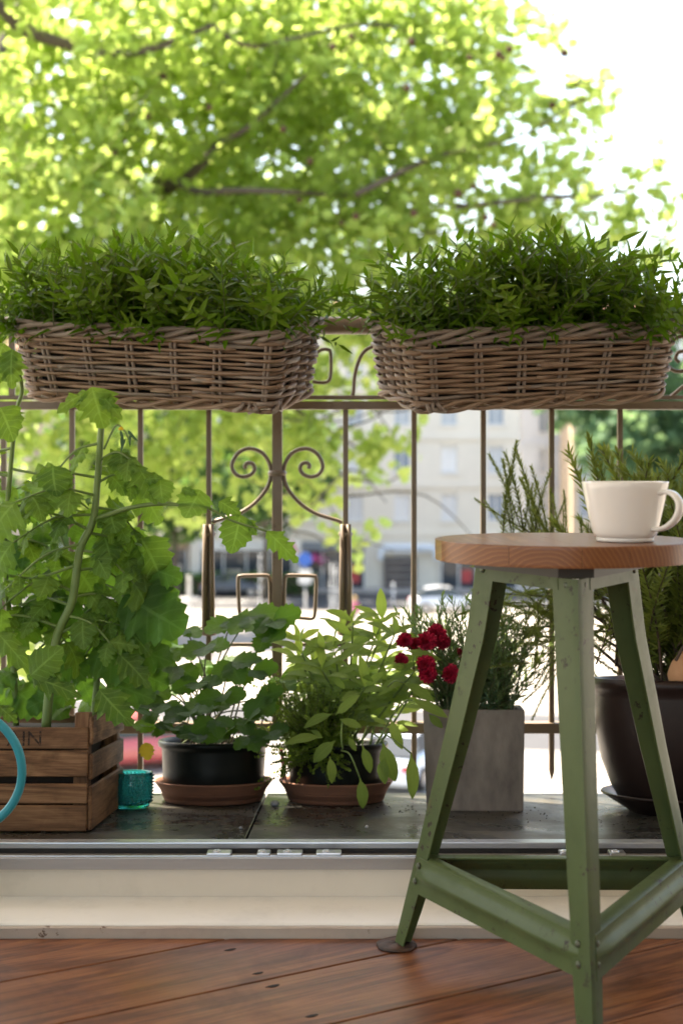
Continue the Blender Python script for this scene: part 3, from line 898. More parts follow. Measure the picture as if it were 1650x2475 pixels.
def limb(pts, r0, r1):
    pa = spline(pts, 6)
    MB().tube(pa, list(np.linspace(r0, r1, len(pa))), 8).build('limb', M_BARK, plane, smooth=True)
limb([(-4.5, 15.3, 0.2), P(200, 620, 14.2), P(450, 430, 13), P(530, 350, 12.7), P(610, 300, 12.5), P(760, 160, 12.6)], 0.075, 0.012)
limb([(-4.3, 15.2, 0.8), P(300, 500, 13.4), P(500, 466, 12.5), P(650, 462, 12.2), P(860, 476, 12.9), P(1100, 500, 12.6)], 0.05, 0.008)
limb([(-4.2, 15, 3.0), P(-60, 20, 12), P(70, 78, 11.8), P(300, 130, 12), P(520, 60, 12.4)], 0.10, 0.02)
limb([P(500, 60, 12.5), P(600, 110, 12.4), P(700, 95, 12.6), P(900, 60, 13), P(1150, 120, 13)], 0.028, 0.008)
limb([P(860, 470, 12.2), P(1050, 380, 12.5), P(1250, 330, 12.4), P(1440, 225, 12.1)], 0.03, 0.006)
limb([P(1100, 500, 12.4), P(1300, 480, 12.2), P(1480, 470, 12), P(1610, 405, 11.8)], 0.025, 0.005)
limb([P(200, 620, 14.2), P(500, 820, 13), P(700, 980, 12.6), P(860, 1080, 12.2)], 0.05, 0.008)
for i in range(34):                    # thin boughs inside the crown
    (c_, r_, _d) = B[rng.integers(len(B))]
    q = np.array(c_) + rng.normal(size=3) * r_ * 0.6
    e_ = q + np.array([rng.uniform(0.3, 1.0), rng.normal() * 0.3, rng.normal() * 0.45]) * max(r_, 0.35)
    s_ = q + np.array([-rng.uniform(0.4, 1.0), rng.normal() * 0.3, rng.normal() * 0.3 - 0.15]) * max(r_, 0.35)
    pa = spline([tuple(s_), tuple(q), tuple(e_)], 5)
    MB().tube(pa, list(np.linspace(0.013, 0.004, len(pa))), 6).build('bough', M_BARK, plane, smooth=True)
M_SEED = plain('seed_ball', (0.065, 0.03, 0.012), (0.045, 0.02, 0.01), 0.9, 60.0)
V, F, _u = lathe([(0, 0.032), (0.02, 0.026), (0.031, 0.008), (0.031, -0.008), (0.02, -0.026), (0, -0.032)], 10)
seed_me = mesh('seed_ball', V, F, M_SEED, True)
for i in range(26):
    p = P(random.uniform(250, 1420), random.uniform(60, 560), random.uniform(11.4, 12.3))
    ob('seed_ball', seed_me, plane, Matrix.Translation(p) @ Matrix.Scale(random.uniform(0.8, 1.2), 4))


def far_tree(px, py, Y, r, label, mat=M_FARLEAF, n=260, size=0.5, tall=1.0):
    c_ = P(px, py, Y)
    o = empty('street_tree', (c_.x, Y, GZ), label, 'tree', 'trees along the far street')
    MB().tube(spline([(c_.x, Y, GZ), (c_.x + 0.1, Y, GZ + 2), (c_.x, Y, c_.z)], 4), [0.26, 0.24, 0.22, 0.2, 0.18, 0.16, 0.14, 0.1, 0.06], 8).build('trunk', M_BARK, o, smooth=True)
    bl_ = [((c_.x + rng.normal() * r * 0.55, Y + rng.normal() * r * 0.5, c_.z + rng.normal() * r * 0.5 * tall), r * (0.45 + 0.3 * rng.random()), 1) for _ in range(9)]
    pts = blob_points(bl_, n / (4.19 * r ** 3) / 1.2, rng, r * 0.12, 9)
    V, F, var = leaf_cloud(pts, size, 0.9, rng)
    k_ = ob('crown', fast_mesh('crown', V, F, mat, var), o); k_['kind'] = 'stuff'
far_tree(420, 1190, 72, 3.6, 'shaded dark green street tree behind the tomato branch')
far_tree(640, 1180, 88, 3.4, 'dark green street tree behind the railing scrolls')
far_tree(230, 1200, 70, 4.0, 'street tree half hidden by the tomato plant')
far_tree(1590, 1000, 66, 3.0, 'blue green tree at the right edge behind the cup', M_BLUELEAF, 330, 0.5, 1.3)
far_tree(1700, 1120, 64, 3.0, 'blue green tree just beyond the right edge behind the rosemary', M_BLUELEAF, 300, 0.5, 1.3)
far_tree(1520, 1100, 84, 2.4, 'small far tree behind the cup rim', M_BLUELEAF, 260, 0.5)
hp = np.stack([rng.uniform(-13.0, -1.8, 2600), rng.uniform(90.6, 91.8, 2600), GZ + 0.2 + rng.random(2600) * 1.25], 1)
V, F, var = leaf_cloud(hp, 0.32, 0.8, rng)
hd = empty('hedge', (-7, 91.2, GZ), 'low clipped green hedge along the far side of the road', 'hedge')
k_ = ob('foliage', fast_mesh('foliage', V, F, M_FARLEAF, var), hd); k_['kind'] = 'stuff'
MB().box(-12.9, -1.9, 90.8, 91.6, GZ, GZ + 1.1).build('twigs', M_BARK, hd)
M_PINKFL = plain('pink_blossom', (0.6, 0.08, 0.3), None, 0.6)
c_ = P(765, 1352, 90)
fb = empty('flower_box', (c_.x, 90, c_.z), 'small box of pink blossom hanging beside the shop sign', 'flower box')
MB().box(c_.x - 0.4, c_.x + 0.4, 90, 90.3, c_.z - 0.5, c_.z - 0.15).build('box', M_BARK, fb, bevel=0.02)
hp = np.stack([c_.x + rng.normal(size=70) * 0.28, 90.1 + rng.normal(size=70) * 0.12, c_.z + rng.normal(size=70) * 0.16], 1)
V, F, var = leaf_cloud(hp, 0.2, 0.5, rng)
ob('blossom', fast_mesh('blossom', V, F, M_PINKFL, var), fb)['kind'] = 'stuff'

# ================================================================== RAILING
M_IRON = wornpaint('railing_paint', (0.165, 0.118, 0.080), (0.20, 0.145, 0.10), (0.08, 0.05, 0.032), 0.40, 16.0, 0.6)
YR = 2.84
def R_(px, py, dy=0.0): return P(px, py, YR) + Vector((0, dy, 0))
rail = empty('balcony_railing', (0, YR, 0.0), 'brown painted wrought iron balcony railing with scrolls', 'railing')
zt = P(0, 787, YR).z
MB().tube([(-3, YR, zt), (-1, YR, zt), (1, YR, zt), (3, YR, zt)], 0.0185, 16).build('top_rail', M_IRON, rail, smooth=True)
z2 = P(0, 975, YR).z
MB().box(-3, 3, YR - 0.011, YR + 0.011, z2 - 0.013, z2 + 0.004).build('middle_rail', M_IRON, rail, bevel=0.002)
MB().box(-3, 3, YR - 0.007, YR + 0.007, z2 + 0.008, z2 + 0.0165).build('flat_rail', M_IRON, rail, bevel=0.002)
zb = P(0, 1758, YR).z
MB().box(-3, 3, YR - 0.013, YR + 0.013, zb - 0.011, zb + 0.011).build('bottom_rail', M_IRON, rail, bevel=0.002)
sp_ = 165.0
for i in range(-9, 14):
    px = 670 + i * sp_ + (2 if i > 2 else 0)
    if i == 0: continue
    x = R_(px, 0).x
    zt_, zb_ = z2 - 0.0131, P(0, 1886, YR).z
    o = MB().box(x - 0.0055, x + 0.0055, YR - 0.0055, YR + 0.0055, zb_ + 0.02, zb - 0.0112)
    o.box(x - 0.0055, x + 0.0055, YR - 0.0055, YR + 0.0055, zb + 0.0112, zt_)
    o.build('bar', M_IRON, rail, bevel=0.0015)
    MB().add([(x - 0.0055, YR - 0.0055, zb_ + 0.0199), (x + 0.0055, YR - 0.0055, zb_ + 0.0199), (x + 0.0055, YR + 0.0055, zb_ + 0.0199), (x - 0.0055, YR + 0.0055, zb_ + 0.0199), (x, YR, zb_ - 0.002)],
             [(0, 1, 4), (1, 2, 4), (2, 3, 4), (3, 0, 4), (3, 2, 1, 0)]).build('spike', M_IRON, rail)
x = R_(670, 0).x
MB().box(x - 0.0105, x + 0.0105, YR - 0.0105, YR + 0.0105, zb + 0.0112, z2 - 0.0131).build('post', M_IRON, rail, bevel=0.002)
def crop4(x, y): return (500 + x * 0.3508, 980 + y * 0.3508)
def sym(pts, s):                       # mirror about the post
    return [R_(670 + s * (x - 670), y) for x, y in pts]
scroll = [crop4(*q) for q in ((930, 812), (905, 795), (830, 772), (750, 745), (660, 690), (590, 620), (550, 560), (532, 500), (530, 440), (545, 385), (585, 330), (640, 302), (700, 300), (755, 330), (790, 385), (795, 435), (765, 478), (715, 492), (665, 475), (642, 440), (652, 405), (685, 395), (705, 412), (700, 436))]
square = [crop4(*q) for q in ((530, 1420), (532, 1330), (534, 1240), (540, 1188), (560, 1172), (650, 1172), (735, 1176), (752, 1195), (750, 1320), (742, 1440), (722, 1468), (670, 1466), (610, 1462))]
for s_ in (1, -1):
    MB().tube(spline(sym(scroll, s_), 5), 0.0042, 8).build('scroll', M_IRON, rail, smooth=True)
    MB().tube(spline(sym(square, s_), 4), 0.0040, 8).build('square_loop', M_IRON, rail, smooth=True)
def collar(px, py, w, h):
    c_ = R_(px, py)
    MB().lathe([(w, -h), (w * 1.15, -h * 0.6), (w * 1.22, 0), (w * 1.15, h * 0.6), (w, h)], 16, tuple(c_)).build('collar', M_IRON, rail, smooth=True)
collar(670, 1144, 0.0165, 0.0055); collar(670, 1476, 0.019, 0.005)
for px in (505, 835):
    x = R_(px, 0).x; z0, z1 = P(0, 1532, YR).z, P(0, 1290, YR).z
    for dx in (-0.0075, 0.0075):
        MB().tube([(x + dx * 1.1, YR - 0.0105, z0), (x + dx, YR - 0.0105, (z0 + z1) / 2), (x + dx * 0.8, YR - 0.0095, z1 + 0.02)], 0.0058, 8).build('side_bar', M_IRON, rail, smooth=True)
    collar(px, 1291, 0.0125, 0.005); collar(px, 1528, 0.015, 0.006)
za = P(0, 1558, YR).z
MB().box(R_(512, 0).x, R_(660, 0).x, YR - 0.004, YR + 0.004, za - 0.0035, za + 0.0035).build('cross_bar', M_IRON, rail, bevel=0.001)
MB().box(R_(680, 0).x, R_(829, 0).x, YR - 0.004, YR + 0.004, za - 0.0035, za + 0.0035).build('cross_bar', M_IRON, rail, bevel=0.001)
# ornaments of the upper band that show beside the baskets
MB().tube(spline([R_(*q) for q in ((760, 858), (775, 846), (792, 845), (799, 855), (799, 905), (792, 922), (775, 925), (755, 922))], 4), 0.0038, 8).build('square_loop', M_IRON, rail, smooth=True)
MB().tube(spline([R_(*q) for q in ((840, 962), (850, 958), (854, 945), (856, 915), (864, 880), (878, 852), (900, 838), (930, 832), (950, 850), (955, 880), (940, 900))], 5), 0.0042, 8).build('scroll', M_IRON, rail, smooth=True)
MB().tube(spline([R_(*q) for q in ((1690, 815), (1660, 812), (1632, 818), (1612, 838), (1606, 866), (1618, 890), (1642, 898), (1664, 888), (1668, 866), (1655, 850), (1638, 852), (1632, 866), (1640, 876))], 5), 0.0042, 8).build('scroll', M_IRON, rail, smooth=True)
MB().tube(spline([R_(*q) for q in ((1612, 964), (1625, 955), (1650, 935), (1690, 915))], 5), 0.0042, 8).build('scroll', M_IRON, rail, smooth=True)
for px in (30, 340, 1000, 1330, 1650 + 10):
    x = R_(px, 0).x
    MB().box(x - 0.006, x + 0.006, YR - 0.006, YR + 0.006, z2 + 0.0166, zt - 0.0175).build('upper_bar', M_IRON, rail, bevel=0.001)

# ================================================================== BASKETS
def rattan(name, c1, c2, c3):
    m, nt, bs, out = nmat(name)
    uvn = nt.nodes.new('ShaderNodeUVMap')
    mp = nt.nodes.new('ShaderNodeMapping'); mp.inputs['Scale'].default_value = (5, 3, 1)
    nt.links.new(uvn.outputs[0], mp.inputs['Vector'])
    r = nt.nodes.new('ShaderNodeObjectInfo').outputs['Random']
    cb = nt.nodes.new('ShaderNodeCombineXYZ'); nt.links.new(mth(nt, 'MULTIPLY', r, 91.0), cb.inputs[0]); nt.links.new(mth(nt, 'MULTIPLY', r, 53.0), cb.inputs[1]); nt.links.new(cb.outputs[0], mp.inputs['Location'])
    n1 = noise(nt, mp.outputs[0], 2.0, 4.0, 0.6)
    mp2 = nt.nodes.new('ShaderNodeMapping'); mp2.inputs['Scale'].default_value = (14, 22, 1)
    nt.links.new(uvn.outputs[0], mp2.inputs['Vector']); nt.links.new(cb.outputs[0], mp2.inputs['Location'])
    n2 = noise(nt, mp2.outputs[0], 3.0, 6.0, 0.7)
    c = ramp(nt, n1, [(0.3, c1), (0.5, c2), (0.72, c3)])
    c = mix(nt, ramp(nt, n2, [(0.35, 0.65), (0.6, 0.0)]), c, tuple(x * 0.35 for x in c1))
    c = mix(nt, mth(nt, 'MULTIPLY', r, 0.45), c, tuple(x * 0.55 for x in c2))
    nt.links.new(c, bs.inputs['Base Color']); bs.inputs['Roughness'].default_value = 0.5
    bump(nt, bs, n2, 0.35, 0.0012)
    return m
M_RAT = rattan('rattan', (0.17, 0.094, 0.053), (0.34, 0.21, 0.128), (0.50, 0.36, 0.25))
M_RATG = rattan('rattan_grey', (0.19, 0.135, 0.10), (0.33, 0.25, 0.195), (0.46, 0.37, 0.30))
M_LINER = plain('liner_black', (0.012, 0.010, 0.009), None, 0.8)
M_SOIL = plain('soil', (0.035, 0.022, 0.014), (0.018, 0.011, 0.008), 0.95, 40.0, 0, 0.8)


def rounded_loop(c4, rad, n_arc=6):
    out = []
    k = len(c4)
    for i in range(k):
        p0, p1, p2 = [np.array(c4[(i + j - 1) % k], float) for j in range(3)]
        a_, b_ = (p0 - p1) / np.linalg.norm(p0 - p1), (p2 - p1) / np.linalg.norm(p2 - p1)
        rr = rad[i]
        s_, e_ = p1 + a_ * rr, p1 + b_ * rr
        for j in range(n_arc + 1):
            t = j / n_arc
            out.append((1 - t) ** 2 * s_ + 2 * t * (1 - t) * p1 + t * t * e_)
    return np.array(out)


def resample(loop, n):
    p = np.vstack([loop, loop[:1]])
    d = np.r_[0, np.cumsum(np.linalg.norm(np.diff(p, axis=0), axis=1))]
    s = np.linspace(0, d[-1], n, endpoint=False)
    return np.stack([np.interp(s, d, p[:, i]) for i in range(p.shape[1])], 1), d[-1]


# corners in plan (X, Y): near, back of the near end, back, front of the far end
PLAN = [(-0.1115, 2.42), (-0.036, 2.615), (-0.625, 2.735), (-0.615, 2.56)]
def basket(flip, label, seed):
    rs = random.Random(seed); ng = np.random.default_rng(seed)
    mx = (lambda x: 0.0147 - x) if flip else (lambda x: x)
    plan = [(mx(x), y) for x, y in PLAN]
    if flip: plan = [plan[0], plan[3], plan[2], plan[1]]
    rad = [0.016, 0.022, 0.04, 0.045] if not flip else [0.016, 0.045, 0.04, 0.022]
    cx, cy = np.mean([p[0] for p in plan]), np.mean([p[1] for p in plan])
    NP = 420
    top, per = resample(rounded_loop(plan, rad), NP)
    bot2 = np.array(plan) * 1.0
    bot2 = (bot2 - [cx, cy]) * [0.93, 0.86] + [cx, cy + 0.012]
    bot, _ = resample(rounded_loop([tuple(q) for q in bot2], [r * 0.8 for r in rad]), NP)
    def rimz(x, y): return 0.908 + 0.2375 * (y - 2.42)
    Hh = 0.137
    tan = np.roll(top, -1, 0) - np.roll(top, 1, 0); tan /= np.linalg.norm(tan, axis=1)[:, None]
    nrm = np.stack([tan[:, 1], -tan[:, 0]], 1)
    if np.mean(np.sum(nrm * (top - [cx, cy]), 1)) < 0: nrm = -nrm
    def pt(i, h, off=0.0):
        """i index round the loop, h 0 rim .. 1 bottom"""
        i = i % NP
        k0 = int(i); f = i - k0; k1 = (k0 + 1) % NP
        t_ = top[k0] * (1 - f) + top[k1] * f; b_ = bot[k0] * (1 - f) + bot[k1] * f; n_ = nrm[k0] * (1 - f) + nrm[k1] * f
        bulge = 0.0025 * math.sin(PI * h)
        xy = t_ * (1 - h) + b_ * h + n_ * (off + bulge)
        return Vector((xy[0], xy[1] + 0.2 * Hh * h, rimz(*xy) - Hh * h))
    root = empty('wicker_basket', (cx, cy, 0.80), label, 'basket', 'wicker baskets on the railing')
    # uprights: wide apart along the long sides, close at the ends
    stakes = []
    s = 0.0; step_long, step_end = 0.088 / per * NP, 0.044 / per * NP
    while s < NP - step_end * 0.6:
        stakes.append(s)
        t_ = tan[int(s) % NP]
        s += step_long if abs(t_[0]) > 0.75 else step_end
    NS = len(stakes)
    for s in stakes:
        for ds in (-0.0045, 0.0045):
            k = s + ds / per * NP
            lean = rs.uniform(-1.5, 1.5)
            MB().tube([pt(k + lean * h, h, 0.0) for h in np.linspace(0.03, 0.99, 7)], 0.0036, 6).build('stake', M_RATG, root, smooth=True)
    arr = np.array(stakes + [stakes[0] + NP])
    def phase(i):
        i = i % NP
        if i < arr[0]: i += NP
        return np.interp(i, arr, np.arange(NS + 1))
    rows = 15
    amp = 0.0058
    for r in range(rows):
        h = 0.13 + 0.80 * r / (rows - 1)
        cuts = sorted(rs.uniform(0, NP) for _ in range(4))
        for c_ in range(4):
            a_, b_ = cuts[c_], cuts[(c_ + 1) % 4] + (NP if c_ == 3 else 0)
            a_ -= 9; b_ += 5
            n = max(6, int((b_ - a_) / 3.2))
            rr = rs.uniform(0.0031, 0.0046)
            jit = rs.uniform(-0.012, 0.012); slope = rs.uniform(-0.035, 0.035)
            path, rad_ = [], []
            for q in range(n + 1):
                t = q / n; i = a_ + (b_ - a_) * t
                w = math.cos(PI * phase(i) + PI * r)
                w = math.copysign(abs(w) ** 0.75, w)
                endlift = 0.003 * max(0, 1 - q / 3)
                path.append(pt(i, min(0.99, h + jit + slope * (t - 0.5) + 0.006 * math.sin(i * 0.05 + r)), amp * w + endlift))
                rad_.append(rr * (1 - 0.18 * t + 0.05 * math.sin(i * 0.3)))
            MB().tube(path, rad_, 7).build('weaver', M_RAT if rs.random() < 0.72 else M_RATG, root, smooth=True)
    # twisted rim and foot
    def braid(h0, strands, turns, rad0, rr, mat, name):
        for q in range(strands):
            path = []
            n = 330
            for k in range(n):
                i = NP * k / n
                a_ = turns * 2 * PI * k / n + 2 * PI * q / strands
                path.append(pt(i, h0 + 0.085 * rad0 / 0.0075 * math.cos(a_) + 0.012 * math.sin(i * 0.11), rad0 * math.sin(a_)))
            MB().tube(path, rr, 7, closed=True).build(name, mat, root, smooth=True)
    braid(0.040, 4, 6, 0.0062, 0.0050, M_RATG, 'rim_strand')
    braid(0.985, 3, 7, 0.0055, 0.0044, M_RAT, 'foot_strand')
    # loose end knots at the near lower corner
    for q in range(5):
        i0 = rs.uniform(-12, 14)
        MB().tube([pt(i0, 0.93, 0.004), pt(i0 + rs.uniform(-4, 4), 1.0, 0.01), pt(i0 + rs.uniform(-9, 9), 1.04 + rs.random() * 0.03, 0.004)], 0.0042, 6).build('strand_end', M_RATG, root, smooth=True)
    # liner holds the soil
    Vv, Ff = [], []
    m_ = 40
    for h in (0.12, 0.93):
        for k in range(m_):
            Vv.append(pt(NP * k / m_, h, -0.026))
    for k in range(m_): Ff.append((k, (k + 1) % m_, m_ + (k + 1) % m_, m_ + k))
    Ff.append(tuple(range(m_, 2 * m_)))
    ob('liner', mesh('liner', Vv, Ff, M_LINER), root)
    ob('soil', mesh('soil', [pt(NP * k / m_, 0.22, -0.027) for k in range(m_)], [tuple(range(m_))], M_SOIL), root)
    MB().add([pt(NP * k / m_, 0.955, -0.004) for k in range(m_)] + [pt(NP * k / m_, 0.985, -0.004) for k in range(m_)],
             [tuple(range(m_)), tuple(range(2 * m_ - 1, m_ - 1, -1))] + [(k, m_ + k, m_ + (k + 1) % m_, (k + 1) % m_) for k in range(m_)]).build('base_plate', M_RAT, root)
    # iron hooks that hang it over the top rail
    for fx in (0.25, 0.75):
        xx = plan[2][0] * fx + (plan[1][0] if not flip else plan[3][0]) * (1 - fx)
        by = 2.735 * fx + 2.615 * (1 - fx)
        MB().tube(spline([(xx, by - 0.005, rimz(xx, by) - 0.06), (xx, by + 0.012, rimz(xx, by) - 0.01), (xx, YR - 0.03, zt + 0.012), (xx, YR, zt + 0.0235), (xx, YR + 0.024, zt + 0.008), (xx, YR + 0.024, zt - 0.03)], 5), 0.003, 6).build('hook', M_IRON, root, smooth=True)
    return root, plan, rimz


# ================================================================== LEAF SHAPES
def leaf_mesh(name, wfun, mat, n=8, m=2, droop=0.25, fold=0.18, serr=0.0, ripple=0.0, seed=0, curl=0.0):
    """unit leaf along +x; width wfun(t); uv = (t, -1..1)"""
    r = random.Random(seed)
    V, UV = [], []
    ang = 0.18
    x = z = 0.0
    tw = r.uniform(-0.25, 0.25); sidebend = r.uniform(-0.12, 0.12)
    for i in range(n + 1):
        t = i / n
        if i:
            a_ = 0.18 - droop * 1.9 * (t - 0.5 / n)
            x += math.cos(a_) / n; z += math.sin(a_) / n
        w = wfun(t)
        for j in range(-m, m + 1):
            s = j / m
            edge = abs(s)
            tooth = serr * (1 if i % 2 else -0.6) * (edge ** 3) if 0 < i < n else 0
            yy = s * w * (1 + tooth)
            zz = z + abs(yy) * fold - curl * yy * yy * 2 + ripple * math.sin(t * 17 + s * 2.0 + seed) * edge * w * 1.4 + tw * t * yy
            xx = x + (tooth * w * 0.5 if edge > 0.9 else 0)
            V.append((xx, yy + sidebend * t * t, zz)); UV.append((t, s))
    k = 2 * m + 1
    F = [(i * k + j, (i + 1) * k + j, (i + 1) * k + j + 1, i * k + j + 1) for i in range(n) for j in range(k - 1)]
    return mesh(name, V, F, mat, True, UV)


M_TOM = leafmat('tomato_leaf', (0.026, 0.080, 0.022), (0.16, 0.27, 0.058), (0.34, 0.58, 0.05), 0.42, 0.45, 0.5, nv=6)
M_CUC = leafmat('cucumber_leaf', (0.032, 0.092, 0.026), (0.075, 0.165, 0.04), (0.26, 0.52, 0.05), 0.42, 0.36, 0.4, nv=6)
M_STRAW = leafmat('strawberry_leaf', (0.018, 0.058, 0.014), (0.055, 0.13, 0.026), (0.24, 0.50, 0.04), 0.32, 0.42, 0.3, nv=9)
M_SAGE = leafmat('sage_leaf', (0.12, 0.20, 0.05), (0.25, 0.35, 0.085), (0.50, 0.68, 0.10), 0.42, 0.55, 0.25, nv=10)
M_BAMB = leafmat('bamboo_leaf', (0.014, 0.052, 0.004), (0.095, 0.205, 0.012), (0.18, 0.40, 0.015), 0.28, 0.42, 0, spec=0.06, tipcol=(0.10, 0.085, 0.02))
M_ROSE = leafmat('rosemary_leaf', (0.075, 0.115, 0.025), (0.19, 0.235, 0.05), (0.42, 0.50, 0.08), 0.25, 0.5, 0)
M_LAV = leafmat('lavender_leaf', (0.06, 0.115, 0.055), (0.14, 0.21, 0.09), (0.28, 0.42, 0.10), 0.28, 0.5, 0)
M_CARN = leafmat('carnation_leaf', (0.035, 0.085, 0.050), (0.075, 0.14, 0.075), (0.14, 0.26, 0.07), 0.22, 0.5, 0)
M_THY = leafmat('thyme_leaf', (0.075, 0.135, 0.022), (0.14, 0.21, 0.035), (0.34, 0.48, 0.06), 0.32, 0.5, 0)
M_STEM = plain('green_stem', (0.17, 0.25, 0.07), (0.12, 0.19, 0.05), 0.5, 20.0)
M_STEMD = plain('dark_stem', (0.07, 0.12, 0.035), (0.10, 0.08, 0.04), 0.6, 20.0)
M_TWIG = plain('woody_twig', (0.085, 0.055, 0.038), (0.055, 0.036, 0.026), 0.8, 20.0)

sinp = lambda t, a_, b_: (max(0.0, math.sin(PI * t ** a_)) ** b_)
TOM = [leaf_mesh('tomato_leaflet', lambda t: 0.03 + (0.33 + 0.02 * s) * sinp(t, 0.68, 0.9) * (0.86 + 0.14 * math.sin(t * 19 + s)), M_TOM, 12, 3, 0.34 + 0.06 * s, -0.14, 0.28, 0.20, s) for s in range(5)]
TOM += [leaf_mesh('tomato_leaflet', lambda t: 0.03 + 0.44 * sinp(t, 0.7, 0.8), M_TOM, 12, 3, 0.36, -0.12, 0.13, 0.16, 20 + s) for s in range(3)]
CUC = [leaf_mesh('broad_leaf', lambda t: 0.05 + 0.43 * sinp(t, 0.72, 0.65) * (0.9 + 0.1 * math.sin(t * 15 + s)), M_CUC, 12, 3, 0.40, -0.16, 0.16, 0.22, s) for s in range(3)]
STR = [leaf_mesh('strawberry_leaflet', lambda t: 0.03 + 0.38 * sinp(t, 0.85, 0.7), M_STRAW, 10, 2, 0.14, 0.12, 0.17, 0.05, s) for s in range(4)]
SAG = [leaf_mesh('sage_leaf', lambda t: 0.016 + 0.145 * sinp(min(1, max(0, (t - 0.1) / 0.9)) if t > 0.1 else 0, 0.85, 0.8), M_SAGE, 9, 2, 0.30 + 0.08 * s, 0.14, 0.03, 0.05, s) for s in range(4)]
NARROW = [leaf_mesh('narrow_leaf', lambda t: 0.05 * sinp(t, 0.6, 0.6) + 0.004, M_CARN, 5, 1, 0.25, 0.3, 0, 0, s) for s in range(2)]


def leaf(kind, base, tip, normal, parent, name='leaf', wide=1.0):
    return ob(name, random.choice(kind), parent, aim(base, tip, normal, None, wide))


# ---- sprig meshes (stem with its leaves); unit length along +z
def sprig_mesh(name, mat, stem_mat, n_leaf, llen, lwid, spread, seed, bend=0.25, start=0.2, pairs=False, stem_r=0.009, tipgrow=0.0, needle=False, droop=0.12):
    r = random.Random(seed)
    bx, by = r.uniform(-bend, bend), r.uniform(-bend, bend)
    def cen(t): return np.array([bx * t * t, by * t * t, t])
    V, F, UV, var = [], [], [], []
    mats = []
    n = 6
    tv, tf, tu = tube([cen(i / n) for i in range(n + 1)], [stem_r * (1 - 0.7 * i / n) for i in range(n + 1)], 4)
    V += [tuple(p) for p in tv]; F += tf; UV += [(0.2, 0)] * len(tv); var += [0.0] * len(tv); mats += [1] * len(tf)
    phi = r.uniform(0, 6)
    for i in range(n_leaf):
        t = start + (1 - start) * (i + 0.6) / n_leaf
        t = min(1.0, t)
        phi += PI if pairs and i % 2 else 2.4 + r.uniform(-0.4, 0.4)
        c_ = cen(t); d = cen(min(1, t + 0.02)) - cen(t - 0.02); d /= np.linalg.norm(d)
        rad = np.array([math.cos(phi), math.sin(phi), 0])
        sp_ = spread * (1.0 - 0.55 * t) * r.uniform(0.75, 1.25)
        dr = d * math.cos(sp_) + rad * math.sin(sp_); dr /= np.linalg.norm(dr)
        side = np.cross(dr, d + 0.3 * rad); side /= np.linalg.norm(side) + 1e-9
        nn = np.cross(side, dr)
        L = llen * r.uniform(0.7, 1.15) * (1 - tipgrow * t); W = lwid * r.uniform(0.8, 1.2)
        o = len(V)
        if needle:
            pts = [(0, -W * .6, 0), (0, W * .6, 0), (.55, W, -droop * .4), (.55, -W, -droop * .4), (1, 0, -droop)]
            fs = [(0, 1, 2, 3), (3, 2, 4)]
        else:
            pts = [(0, 0, 0), (.28, W, .12 * W), (.28, 0, -.02), (.28, -W, .12 * W), (.65, W * .72, -droop * .6), (.65, 0, -droop * .6 - .02), (.65, -W * .72, -droop * .6), (1, 0, -droop * 1.5)]
            fs = [(0, 1, 2), (0, 2, 3), (1, 4, 5, 2), (2, 5, 6, 3), (4, 7, 5), (5, 7, 6)]
        vv = r.random() * 0.45
        for (x, y, z) in pts:
            y_ = y if needle else y
            V.append(tuple(c_ + L * x * dr + y_ * side + L * z * nn)); UV.append((t * 0.55 + 0.45 * x * t, 0)); var.append(vv)
        F += [tuple(q + o for q in f_) for f_ in fs]; mats += [0] * len(fs)
    me = mesh(name, V, F, mat, False, UV, var)
    me.materials.append(stem_mat)
    me.polygons.foreach_set('material_index', mats)
    return me

BAMB = [sprig_mesh('sprig', M_BAMB, M_STEMD, 21, 0.25, 0.033, 1.3, s, 0.5, 0.08, droop=0.15) for s in range(7)]
ROSE = [sprig_mesh('branch', M_ROSE, M_TWIG, 190, 0.125, 0.0066, 1.05, 50 + s, 0.22, 0.06, True, 0.0075, 0.45, True) for s in range(5)]
ROSEB = [sprig_mesh('branch', M_ROSE, M_TWIG, 130, 0.11, 0.0066, 1.2, 90 + s, 0.3, 0.35, True, 0.009, 0.4, True) for s in range(3)]
LAVM = [sprig_mesh('sprig', M_LAV, M_STEMD, 42, 0.17, 0.010, 0.9, 70 + s, 0.3, 0.1, True, 0.009, 0.45, True, 0.2) for s in range(4)]
CARM = [sprig_mesh('sprig', M_CARN, M_STEMD, 26, 0.24, 0.014, 1.0, 80 + s, 0.3, 0.05, True, 0.011, 0.3, True, 0.3) for s in range(3)]
THYM = [sprig_mesh('sprig', M_THY, M_TWIG, 48, 0.055, 0.020, 1.2, 30 + s, 0.4, 0.08, True, 0.006, 0.3) for s in range(4)]


def shoot(kind, base, direction, length, parent, name='sprig', roll=None):
    d = Vector(direction).normalized()
    M = Matrix.Translation(Vector(base)) @ d.to_track_quat('Z', 'Y').to_matrix().to_4x4() @ Matrix.Rotation(random.uniform(0, 6.28) if roll is None else roll, 4, 'Z') @ Matrix.Scale(length, 4)
    return ob(name, random.choice(kind), parent, M)


